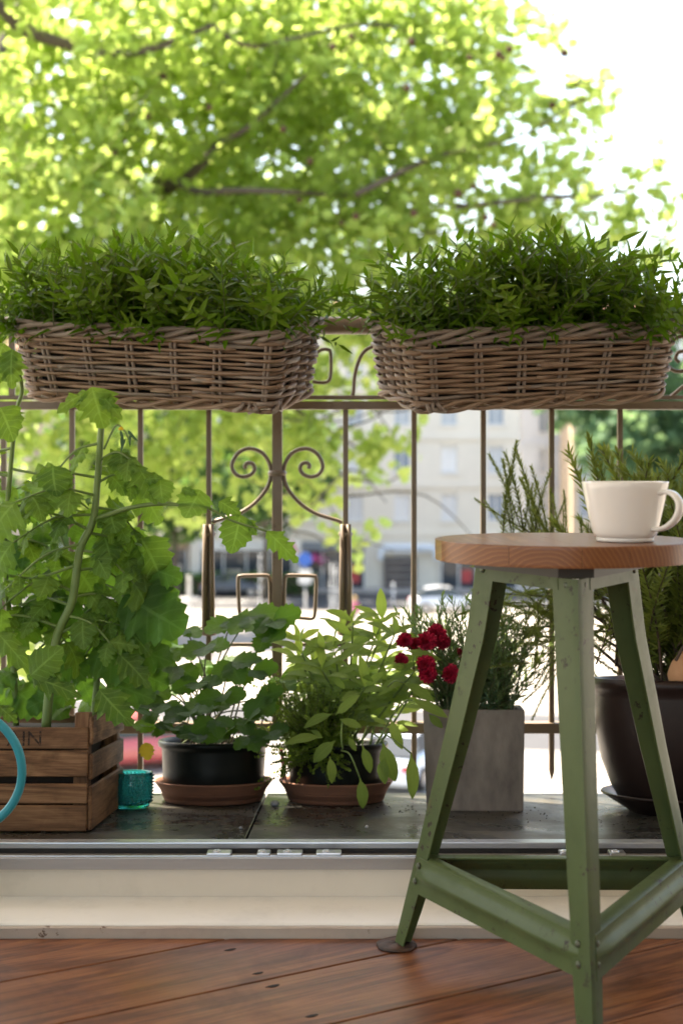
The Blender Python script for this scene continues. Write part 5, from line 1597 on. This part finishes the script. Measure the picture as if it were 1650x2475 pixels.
# ---- tomato in the crate
random.seed(21)
tom = empty('tomato_plant', P(120, 1745, 2.43), 'tall tomato plant with lobed leaves growing in the wooden crate', 'plant')
TY = 2.43
def stem_part(pts, r0, r1, mat=M_STEM, parent=tom, name='stem'):
    pa = spline(pts, 6)
    return MB().tube(pa, list(np.linspace(r0, r1, len(pa))), 8).build(name, mat, parent, smooth=True)
main = [P(112, 1760, TY), P(122, 1650, TY), P(140, 1534, TY), P(175, 1453, TY), P(194, 1330, TY), P(225, 1260, TY), P(236, 1166, TY), P(245, 1036, TY - 0.01), P(248, 985, TY)]
stem_part(main, 0.0088, 0.0052)
second = [P(40, 1760, 2.5), P(30, 1550, 2.5), P(12, 1350, 2.5), P(25, 1150, 2.48), P(40, 1000, 2.45), P(54, 940, 2.43), P(36, 860, 2.42)]
stem_part(second, 0.006, 0.003)

def compound(base, mid, tip, parent, pairs=3, size=0.075, face=CAMV, term=None):
    """a tomato leaf: rachis with leaflets hanging from it"""
    pa = spline([base, mid, tip], 8)
    rc = MB().tube(pa, list(np.linspace(0.0030, 0.0014, len(pa))), 6).build('leaf', M_STEM, parent, smooth=True)
    n = len(pa) - 1
    for k in range(pairs):
        t = 0.34 + 0.52 * k / max(1, pairs - 1) if pairs > 1 else 0.55
        i = int(t * n); p = pa[i]; d = (pa[min(n, i + 1)] - pa[max(0, i - 1)]).normalized()
        for s_ in (-1, 1):
            sd = d.cross(Vector(face)).normalized() * s_
            dr = (d * 0.45 + sd * 0.9 + Vector((0, -0.15, -0.45))); dr = jitter(dr, 0.22).normalized()
            L = size * random.uniform(0.7, 1.1) * (0.75 + 0.25 * (1 - t))
            leaf(TOM, p, p + dr * L, jitter(face, 0.35), rc, 'leaflet', random.uniform(0.8, 1.1))
    d = (pa[-1] - pa[-3]).normalized()
    L = size * 1.3
    leaf(TOM, pa[-1], pa[-1] + (jitter(d, 0.15) + Vector((0, -0.05, -0.3))).normalized() * L, jitter(face, 0.25), rc, 'leaflet')
    return rc
def hero(kind, b_, t_, Y0, Y1, face, parent, wide=1.0, name='leaf'):
    return leaf(kind, P(b_[0], b_[1], Y0), P(t_[0], t_[1], Y1), face, parent, name, wide)

# the branch that reaches right across the railing
br_ = stem_part([P(232, 1255, TY), P(316, 1227, TY - 0.02), P(386, 1218, TY - 0.03), P(431, 1220, TY - 0.04), P(502, 1228, TY - 0.05), P(560, 1258, TY - 0.05), P(645, 1284, TY - 0.05)], 0.0042, 0.0018, name='branch')
for b_, t_, w in (((388, 1156), (390, 1216), 1.05), ((484, 1184), (452, 1254), 1.15), ((580, 1244), (566, 1340), 0.9), ((645, 1284), (722, 1360), 0.62), ((530, 1212), (582, 1240), 0.9), ((440, 1180), (474, 1196), 0.8), ((350, 1160), (392, 1154), 0.6), ((600, 1256), (618, 1292), 0.7)):
    hero(TOM, b_, t_, TY - 0.045, TY - 0.06, (random.uniform(-0.2, 0.2), -1, 0.45), br_, w, 'leaflet')
# the light leaf in front of the basket and its neighbours
hero(TOM, (222, 936), (252, 1036), 2.385, 2.37, (0.05, -1, 0.5), tom, 1.1)
hero(TOM, (240, 950), (296, 1012), 2.39, 2.38, (0.3, -0.9, 0.5), tom, 0.7)
hero(TOM, (214, 948), (130, 990), 2.39, 2.38, (0.1, -0.8, 0.7), tom, 0.45)
hero(TOM, (128, 1126), (132, 1200), 2.40, 2.385, (-0.1, -1, 0.3), tom, 1.2)
hero(TOM, (126, 1188), (104, 1250), 2.40, 2.385, (-0.1, -1, 0.4), tom, 1.1)
hero(TOM, (30, 845), (22, 940), 2.40, 2.39, (0.1, -1, 0.4), tom, 1.0)
hero(TOM, (10, 830), (-30, 930), 2.41, 2.40, (0.0, -1, 0.4), tom, 1.0)
hero(TOM, (0, 985), (40, 1060), 2.41, 2.39, (0.0, -1, 0.5), tom, 1.0)
hero(TOM, (240, 1668), (314, 1756), 2.30, 2.27, (0.05, -1, 0.55), tom, 0.95)
hero(TOM, (74, 1634), (150, 1566), 2.31, 2.30, (0.0, -1, 0.3), tom, 0.8)
hero(TOM, (80, 1638), (196, 1680), 2.31, 2.29, (0.0, -0.8, 0.7), tom, 0.6)
hero(TOM, (-10, 1525), (76, 1625), 2.34, 2.31, (0.3, -0.9, 0.4), tom, 0.55)
hero(TOM, (-5, 1705), (40, 1745), 2.31, 2.29, (0.3, -0.9, 0.6), tom, 0.8)
# leaves from the stems, filling the mass
leaf_specs = []
for (st_, lo, hi, cnt) in ((main, 0.25, 0.97, 24), (second, 0.15, 0.95, 13)):
    pa = spline(st_, 10)
    for i in range(cnt):
        t = lo + (hi - lo) * (i + random.random()) / cnt
        p = pa[min(len(pa) - 1, int(t * (len(pa) - 1)))]
        side = -1 if i % 2 else 1
        if p.x < -0.6: side = random.choice((1, 1, -1))
        an = random.uniform(-0.5, 0.6)
        L = random.uniform(0.09, 0.18)
        d = Vector((side * math.cos(an), random.uniform(-0.55, 0.75), math.sin(an) * 0.8 + 0.12)).normalized()
        if (p + d * L).x > -0.385 and p.z > 0.35: L *= 0.6
        tip = p + d * L + Vector((0, 0, -0.02 - 0.25 * L))
        lim = 0.755 if tip.x > -0.56 else 0.86
        if tip.z > lim: tip.z = lim - 0.03 * random.random(); L *= 0.8
        if p.z > 0.72: continue
        compound(p, p.lerp(tip, 0.5) + Vector((0, 0, 0.018)), tip, tom, random.choice((2, 2, 3)), random.uniform(0.05, 0.076), Vector((random.uniform(-0.6, 0.6), -0.6, 0.85)))
# yellow blossom truss near the top
M_YEL = plain('yellow_petal', (0.75, 0.50, 0.03), None, 0.5)
tr = stem_part([P(252, 1085, TY - 0.01), P(280, 1030, TY - 0.03), P(300, 1040, TY - 0.04), P(312, 1062, TY - 0.045)], 0.002, 0.0014, name='truss')
for i in range(5):
    c_ = P(292 + i * 6, 1040 + (i % 3) * 10, TY - 0.045)
    leaf(NARROW, c_, c_ + Vector((random.gauss(0, 0.008), -0.004, -0.022)), CAMV, tr, 'sepal', 2.0)
V, F, _u = lathe([(0, 0.004), (0.003, 0.002), (0.006, -0.002), (0.002, -0.003), (0, -0.003)], 8)
ob('blossom', mesh('blossom', V, F, M_YEL), tr, Matrix.Translation(P(293, 1036, TY - 0.05)))

# ---- broad leaved cucumber plant behind it
random.seed(33)
cuc = empty('cucumber_plant', P(220, 1750, 2.52), 'cucumber plant with broad dark leaves at the right end of the crate', 'plant')
stem_part([P(225, 1755, 2.52), P(240, 1620, 2.52), P(280, 1500, 2.5), P(330, 1420, 2.5), P(360, 1360, 2.5)], 0.006, 0.0035, parent=cuc)
for b_, t_, w, Y in (((300, 1440), (440, 1530), 1.0, 2.46), ((330, 1400), (425, 1465), 1.0, 2.5), ((250, 1420), (330, 1330), 0.9, 2.55), ((345, 1370), (435, 1400), 0.8, 2.5), ((200, 1490), (60, 1440), 0.9, 2.5), ((230, 1560), (330, 1640), 1.0, 2.48), ((300, 1560), (410, 1600), 0.9, 2.5),
                     ((180, 1600), (60, 1620), 0.9, 2.54), ((260, 1650), (370, 1690), 0.8, 2.5), ((90, 1480), (20, 1560), 1.0, 2.52), ((150, 1420), (90, 1360), 0.9, 2.6), ((280, 1360), (390, 1330), 0.7, 2.58), ((350, 1490), (400, 1570), 1.0, 2.55), ((230, 1300), (300, 1260), 0.9, 2.62),
                     ((60, 1300), (-10, 1380), 1.0, 2.6), ((160, 1680), (60, 1700), 0.8, 2.5), ((330, 1620), (400, 1660), 0.9, 2.55), ((40, 1620), (-30, 1660), 1.0, 2.5), ((140, 1560), (200, 1640), 1.0, 2.5), ((100, 1200), (20, 1260), 0.9, 2.62), ((200, 1500), (250, 1590), 1.0, 2.56), ((250, 1480), (330, 1560), 1.0, 2.55)):
    p0 = P(*b_, Y)
    lf = hero(CUC, b_, t_, Y, Y - 0.03, (random.uniform(-0.3, 0.3), -0.9, 0.55), cuc, w)
    near = P(240, 1560, 2.52).lerp(P(330, 1420, 2.5), random.random())
    MB().tube(spline([near, near.lerp(p0, 0.6) + Vector((0, 0, 0.02)), p0], 5), 0.0022, 5).build('leaf_stalk', M_STEM, lf, smooth=True)
for i in range(26):
    px, py, Y = random.uniform(-10, 330), random.uniform(1280, 1720), random.uniform(2.50, 2.64)
    b_ = P(px, py, Y); d = Vector((random.gauss(0, 1), random.uniform(-0.6, 0.1), random.gauss(-0.3, 0.6))).normalized()
    leaf(CUC, b_, b_ + d * random.uniform(0.05, 0.085), (random.gauss(0, 0.4), -0.7, 0.7), cuc)

# ---- strawberry plant in the left bowl
random.seed(44)
sw = empty('strawberry_plant', F1 @ Vector((0, 0, 0.11)), 'strawberry plant with dark toothed leaves in the left black bowl', 'plant')
sroot = F1 @ Vector((0, 0, 0.105))
def trifol(end, size, face, up=0.06, dirv=None):
    """stalk from the bowl, three toothed leaflets at its end"""
    b_ = sroot + Vector((random.gauss(0, 0.025), random.gauss(0, 0.025), -0.004))
    mid = b_.lerp(end, 0.5) + Vector((0, 0, up * 0.5))
    st_ = MB().tube(spline([b_, mid, end], 6), list(np.linspace(0.0021, 0.0013, 13)), 5).build('leaf_stalk', M_STEMD, sw, smooth=True)
    d = dirv or Vector((end.x - sroot.x, -0.3 * random.random() - 0.1, random.uniform(-0.1, 0.08)))
    d = Vector(d).normalized()
    s_ = Vector(face).cross(d).normalized()
    for a_ in (-1.15, 0, 1.15):
        q = (d * math.cos(a_) + s_ * math.sin(a_) + Vector((0, 0, -0.12))).normalized()
        leaf(STR, end, end + q * size * random.uniform(0.85, 1.1), jitter(face, 0.15), st_, 'leaflet')
for px, py, Y, s_ in ((600, 1490, 2.66, 0.075), (660, 1500, 2.64, 0.062), (560, 1500, 2.70, 0.07), (640, 1540, 2.62, 0.06), (450, 1520, 2.68, 0.06), (395, 1570, 2.66, 0.058), (500, 1560, 2.60, 0.06), (430, 1610, 2.58, 0.06), (560, 1600, 2.60, 0.06), (610, 1620, 2.62, 0.058), (480, 1650, 2.56, 0.058),
                      (370, 1660, 2.62, 0.055), (400, 1700, 2.58, 0.055), (540, 1680, 2.56, 0.055), (620, 1690, 2.58, 0.055), (460, 1720, 2.54, 0.055), (600, 1740, 2.54, 0.05), (520, 1740, 2.53, 0.05), (375, 1760, 2.60, 0.045), (650, 1770, 2.56, 0.05), (550, 1770, 2.55, 0.045), (360, 1720, 2.6, 0.05), (500, 1700, 2.62, 0.055), (630, 1720, 2.64, 0.05), (420, 1760, 2.55, 0.045), (480, 1770, 2.54, 0.045), (600, 1780, 2.54, 0.045), (350, 1610, 2.7, 0.055),  (430, 1560, 2.75, 0.06), (520, 1610, 2.74, 0.06), (400, 1640, 2.74, 0.06), (680, 1640, 2.68, 0.05)):
    trifol(P(px, py, Y), s_ * 0.92, Vector((random.uniform(-0.3, 0.3), -0.75, 0.8)))
# a yellowed leaf at the rim
ylw = leafmat('yellowed_leaf', (0.30, 0.20, 0.02), (0.42, 0.30, 0.03), (0.6, 0.45, 0.05), 0.35, 0.5)
yl = hero(STR, (352, 1795), (358, 1838), 2.60, 2.59, (0.2, -1, 0.2), sw, 1.0)
yl.data = yl.data.copy(); yl.data.materials[0] = ylw; yl['label'] = 'yellowed strawberry leaf'

# ---- sage and thyme in the right bowl
random.seed(55)
sg_ = empty('sage_plant', F2 @ Vector((0.02, 0, 0.11)), 'sage plant with long pale green leaves in the right black bowl', 'plant')
groot = F2 @ Vector((0.03, 0, 0.10))
def C7(x, y): return (600 + x * 0.3508, 1400 + y * 0.3508)
for (b_, t_, Y, w) in (((580, 930), (370, 990), 2.54, 1.0), ((630, 965), (775, 1022), 2.53, 1.15), ((600, 935), (762, 805), 2.54, 1.0), ((500, 1092), (240, 1085), 2.54, 0.9), ((600, 1112), (425, 1255), 2.53, 1.25), ((785, 1150), (855, 1345), 2.52, 1.1),
                       ((925, 1125), (990, 1420), 2.53, 1.2), ((768, 1370), (805, 1600), 2.50, 1.15), ((1118, 1195), (1125, 1522), 2.52, 0.9), ((1130, 832), (1372, 952), 2.5, 0.9), ((1070, 715), (1285, 845), 2.52, 1.0), ((1080, 492), (1335, 548), 2.54, 0.75), ((1170, 570), (1035, 625), 2.56, 1.0),
                       ((640, 425), (745, 335), 2.62, 1.15), ((760, 232), (865, 292), 2.64, 1.3), ((870, 315), (975, 258), 2.64, 0.9), ((960, 312), (1085, 365), 2.62, 1.1), ((1045, 385), (1185, 388), 2.62, 0.9), ((400, 435), (270, 362), 2.62, 0.9), ((430, 570), (300, 590), 2.6, 1.2), ((430, 580), (520, 640), 2.58, 1.0),
                       ((560, 650), (660, 760), 2.56, 1.1), ((740, 640), (860, 700), 2.56, 0.9), ((860, 500), (760, 490), 2.58, 1.1), ((480, 460), (620, 470), 2.6, 1.1), ((840, 950), (950, 1000), 2.53, 0.8), ((940, 1230), (900, 1410), 2.52, 1.5), ((1240, 930), (1330, 1030), 2.54, 1.3), ((690, 1090), (740, 1180), 2.53, 1.3), ((560, 1220), (590, 1420), 2.52, 1.1), ((430, 1040), (510, 1080), 2.55, 1.2), ((980, 960), (1040, 1190), 2.54, 1.0)):
    lf = hero(SAG, C7(*b_), C7(*t_), Y, Y - 0.015, (random.uniform(-0.3, 0.3), -0.75, 0.65), sg_, w)
for i in range(22):
    a_ = -1.2 + 2.5 * (i + 0.5) / 22
    topp = P(705 + 320 * (i + 0.5) / 22 + random.gauss(0, 18), random.uniform(1475, 1690), random.uniform(2.54, 2.74))
    b_ = groot + Vector((random.gauss(0, 0.02), random.gauss(0, 0.02), -0.006))
    pa = spline([b_, b_.lerp(topp, 0.5) + Vector((0.04 * a_ * 0.3, 0, 0.02)), topp], 8)
    st_ = MB().tube(pa, list(np.linspace(0.0028, 0.0016, len(pa))), 6).build('stem', M_STEM, sg_, smooth=True)
    for k in range(5, len(pa), 3):
        for s_ in (-1, 1):
            d = Vector((s_ * random.uniform(0.5, 1), random.uniform(-0.7, 0.3), random.uniform(-0.1, 0.5))).normalized()
            leaf(SAG, pa[k], pa[k] + d * random.uniform(0.04, 0.075), (random.gauss(0, 0.3), -0.55, 0.8), st_, 'leaf', random.uniform(0.9, 1.2))
    for s_ in (-1, 0, 1):
        d = Vector((s_ * 0.7, random.uniform(-0.5, 0.2), 0.5)).normalized()
        leaf(SAG, pa[-1], pa[-1] + d * random.uniform(0.04, 0.065), (random.gauss(0, 0.3), -0.5, 0.8), st_, 'leaf', 1.0)
# trailing stalks under the hanging leaves
for (a_, b_, c_) in (((640, 1180), (700, 1210), (768, 1372)), ((900, 1040), (1010, 1110), (1118, 1198)), ((820, 1010), (790, 1090), (785, 1152)), ((860, 1060), (910, 1100), (925, 1128)), ((650, 960), (640, 1080), (650, 1170)), ((1000, 930), (1080, 840), (1130, 832)), ((960, 740), (1010, 700), (1070, 715))):
    MB().tube(spline([P(*C7(*q), 2.54 if i == 0 else 2.515) for i, q in enumerate((a_, b_, c_))], 6), 0.0016, 5).build('leaf_stalk', M_STEM, sg_, smooth=True)

random.seed(66)
thy = empty('thyme_plant', F2 @ Vector((-0.06, -0.01, 0.10)), 'fine leaved thyme spilling over the left side of the sage bowl', 'plant')
for i in range(230):
    b_ = F2 @ Vector((random.uniform(-0.088, 0.02), random.uniform(-0.07, 0.05), 0.098))
    tx, ty = random.uniform(625, 830), random.uniform(1550, 1800)
    if i < 26: tx, ty = random.uniform(645, 700), random.uniform(1780, 1880)
    elif i < 44: tx, ty = random.uniform(760, 860), random.uniform(1800, 1880)
    tip = P(tx, ty, random.uniform(2.53, 2.66) if i >= 44 else 2.545)
    d = tip - b_
    shoot(THYM, b_, d, min(0.16, d.length * random.uniform(0.85, 1.05)), thy)

# ---- planter: carnations and lavender
random.seed(77)
carn = empty('carnation_plant', PF @ Vector((-0.04, 0.06, 0.175)), 'carnation plant with crimson ruffled flowers in the concrete planter', 'plant')
PFR = PF @ Matrix.Rotation(math.radians(-5), 4, 'Z')
for i in range(60):
    b_ = PFR @ Vector((random.uniform(-0.068, 0.068), random.uniform(0.015, 0.12), 0.174))
    d = Vector((random.gauss(-0.12, 0.45), random.gauss(-0.2, 0.35), 0.8))
    shoot(CARM, b_, d, random.uniform(0.05, 0.115), carn)
m, nt, bs, out = nmat('carnation_petal')
r_ = nt.nodes.new('ShaderNodeAttribute'); r_.attribute_name = 'var'
nt.links.new(mix(nt, r_.outputs['Fac'], (0.20, 0.004, 0.022), (0.70, 0.020, 0.075)), bs.inputs['Base Color']); bs.inputs['Roughness'].default_value = 0.6
M_PETAL = m
def ruffle(seed, R):
    """many crimped petals in rings"""
    r = random.Random(seed); V, F, var = [], [], []
    for ring, (rr, n_, el) in enumerate(((1.0, 13, 0.25), (0.85, 12, 0.55), (0.65, 10, 0.85), (0.45, 7, 1.1), (0.22, 5, 1.35))):
        for k in range(n_):
            a_ = 2 * PI * (k + r.random() * 0.6) / n_
            dr = Vector((math.cos(a_) * math.cos(el), math.sin(a_) * math.cos(el), math.sin(el)))
            sd = Vector((-math.sin(a_), math.cos(a_), 0)); up = dr.cross(sd)
            L = R * (0.65 + 0.35 * rr) * r.uniform(0.85, 1.1); W = R * 0.42
            o = len(V); v_ = r.random() * 0.7 + 0.3 * (ring / 4)
            V.append(Vector((0, 0, 0))); var.append(v_ * 0.5)
            for (t, w) in ((0.55, 0.7), (1.0, 1.0)):
                for j in range(5):
                    s_ = (j - 2) / 2
                    z = (0.16 * R * (1 if (j + k) % 2 else -1)) * t
                    V.append(dr * L * (t + (0.10 if j % 2 else -0.02) * (t > 0.9)) + sd * W * w * s_ + up * z); var.append(v_)
            F += [(o, o + 1 + j, o + 2 + j) for j in range(4)] + [(o + 1 + j, o + 6 + j, o + 7 + j, o + 2 + j) for j in range(4)]
    return mesh('flower', V, F, M_PETAL, False, None, var)
RUF = [ruffle(s, 0.022) for s in range(3)]
for px, py, Y, sc_ in ((1052, 1534, 2.53, 0.85), (1030, 1550, 2.51, 0.8), (1066, 1552, 2.55, 0.72), (978, 1550, 2.55, 0.68), (1002, 1560, 2.57, 0.6), (1028, 1606, 2.51, 0.75), (1034, 1630, 2.505, 0.72), (1088, 1630, 2.52, 0.8), (968, 1596, 2.57, 0.6), (1118, 1580, 2.6, 0.6)):
    c_ = P(px, py, Y)
    fc = Vector((random.gauss(0, 0.3), -0.8, random.uniform(0.2, 0.7)))
    fl = ob('flower', random.choice(RUF), carn, Matrix.Translation(c_) @ fc.to_track_quat('Z', 'Y').to_matrix().to_4x4() @ Matrix.Scale(sc_, 4))
    b_ = PFR @ Vector((random.uniform(-0.06, 0.0), random.uniform(0.03, 0.1), 0.174))
    MB().tube(spline([b_, b_.lerp(c_, 0.6) + Vector((0, 0.012, 0.008)), c_ - fc.normalized() * 0.006], 5), 0.0016, 5).build('flower_stalk', M_STEMD, fl, smooth=True)
lav = empty('lavender_plant', PF @ Vector((0.03, 0.1, 0.175)), 'grey green lavender bush behind the carnations in the concrete planter', 'plant')
for i in range(125):
    b_ = PFR @ Vector((random.uniform(-0.07, 0.072), random.uniform(0.03, 0.155), 0.172))
    d = Vector((random.gauss(0.0, 0.33), random.gauss(0.05, 0.28), 0.9))
    shoot(LAVM, b_, d, random.uniform(0.10, 0.23), lav)
# a few forward shoots over the planter rim
for k in range(5):
    b_ = PFR @ Vector((0.02 + 0.012 * k, 0.016, 0.176))
    shoot(LAVM, b_, Vector((random.gauss(0.1, 0.4), -0.35, 0.8)), random.uniform(0.06, 0.10), lav)

# ---- rosemary in the big pot
random.seed(88)
ros = empty('rosemary_bush', GF @ Vector((0, 0, 0.23)), 'tall rosemary bush in the large dark glazed pot', 'plant')
rr0 = GF @ Vector((0, 0, 0.225))
def limb_r(tip, r0=0.004):
    b_ = rr0 + Vector((random.gauss(-0.02, 0.05), random.gauss(0.0, 0.04), -0.01))
    mid = b_.lerp(tip, 0.55) + Vector((0, 0, 0.05))
    pa = spline([b_, mid, tip], 7)
    MB().tube(pa, list(np.linspace(r0, 0.0016, len(pa))), 6).build('stem', M_TWIG, ros, smooth=True)
    return pa
for px, py, Y in ((1215, 1290, 2.66), (1255, 1270, 2.64), (1290, 1300, 2.62), (1330, 1330, 2.6), (1240, 1430, 2.66), (1300, 1460, 2.62), (1350, 1420, 2.58), (1400, 1400, 2.6), (1230, 1520, 2.68), (1290, 1560, 2.66), (1340, 1540, 2.62)):
    pa = limb_r(P(px, py, Y))
    for k in range(5, len(pa), 2):
        for q in range(1 if py < 1400 else 2):
            d = Vector((random.gauss(-0.25, 0.5), random.gauss(0, 0.4), 0.8 if py < 1400 else random.uniform(-0.4, 0.7)))
            shoot(ROSE, pa[k], d, random.uniform(0.08, 0.15), ros, 'branch')
    shoot(ROSE, pa[-1], Vector((random.gauss(-0.1, 0.15), 0, 1)) if py < 1350 else Vector((-0.5, 0, random.uniform(-0.5, 0.6))), random.uniform(0.13, 0.18), ros, 'branch')
for px, py in ((1262, 1140), (1212, 1180), (1232, 1160), (1290, 1130), (1305, 1175), (1345, 1240), (1250, 1220), (1280, 1200), (1225, 1240), (1320, 1230)):
    b_ = P(px + random.uniform(-10, 25), 1330, 2.63); t_ = P(px, py - 45, 2.63)
    shoot(ROSE, b_, t_ - b_, (t_ - b_).length, ros, 'branch')
for i in range(150):
    b_ = rr0 + Vector((random.gauss(0.02, 0.06), random.gauss(0, 0.06), random.uniform(-0.01, 0.10)))
    d = Vector((random.gauss(0.04, 0.24), random.gauss(0, 0.3), 0.9))
    shoot(ROSEB if i % 3 == 0 else ROSE, b_, d, random.uniform(0.20, 0.42), ros, 'branch')
for i in range(40):                    # drooping tips over the left side
    b_ = P(random.uniform(1270, 1440), random.uniform(1430, 1620), random.uniform(2.52, 2.66))
    shoot(ROSE, b_, Vector((random.gauss(-0.5, 0.5), random.gauss(-0.1, 0.3), random.gauss(-0.15, 0.5))), random.uniform(0.06, 0.12), ros, 'branch')

# ---- spilled soil on the slate
mb = MB()
rs = random.Random(5)
for i in range(420):
    cx, cy = rs.choice(((-0.30, 2.50), (-0.12, 2.52), (0.10, 2.55), (-0.40, 2.42), (0.32, 2.47), (0.5, 2.38), (-0.2, 2.4)))
    X, Y = cx + rs.gauss(0, 0.07), min(2.78, max(2.17, cy + rs.gauss(0, 0.05)))
    s_ = rs.uniform(0.0006, 0.0022); z = lz(Y)
    mb.add([(X - s_, Y - s_, z), (X + s_ * 1.2, Y - s_ * 0.6, z), (X + s_ * 0.4, Y + s_, z), (X, Y, z + s_)], [(0, 1, 3), (1, 2, 3), (2, 0, 3)])
o = mb.build('soil_crumbs', M_SOIL)
tag(o, 'crumbs of spilled soil scattered on the slate ledge', 'soil', kind='stuff')
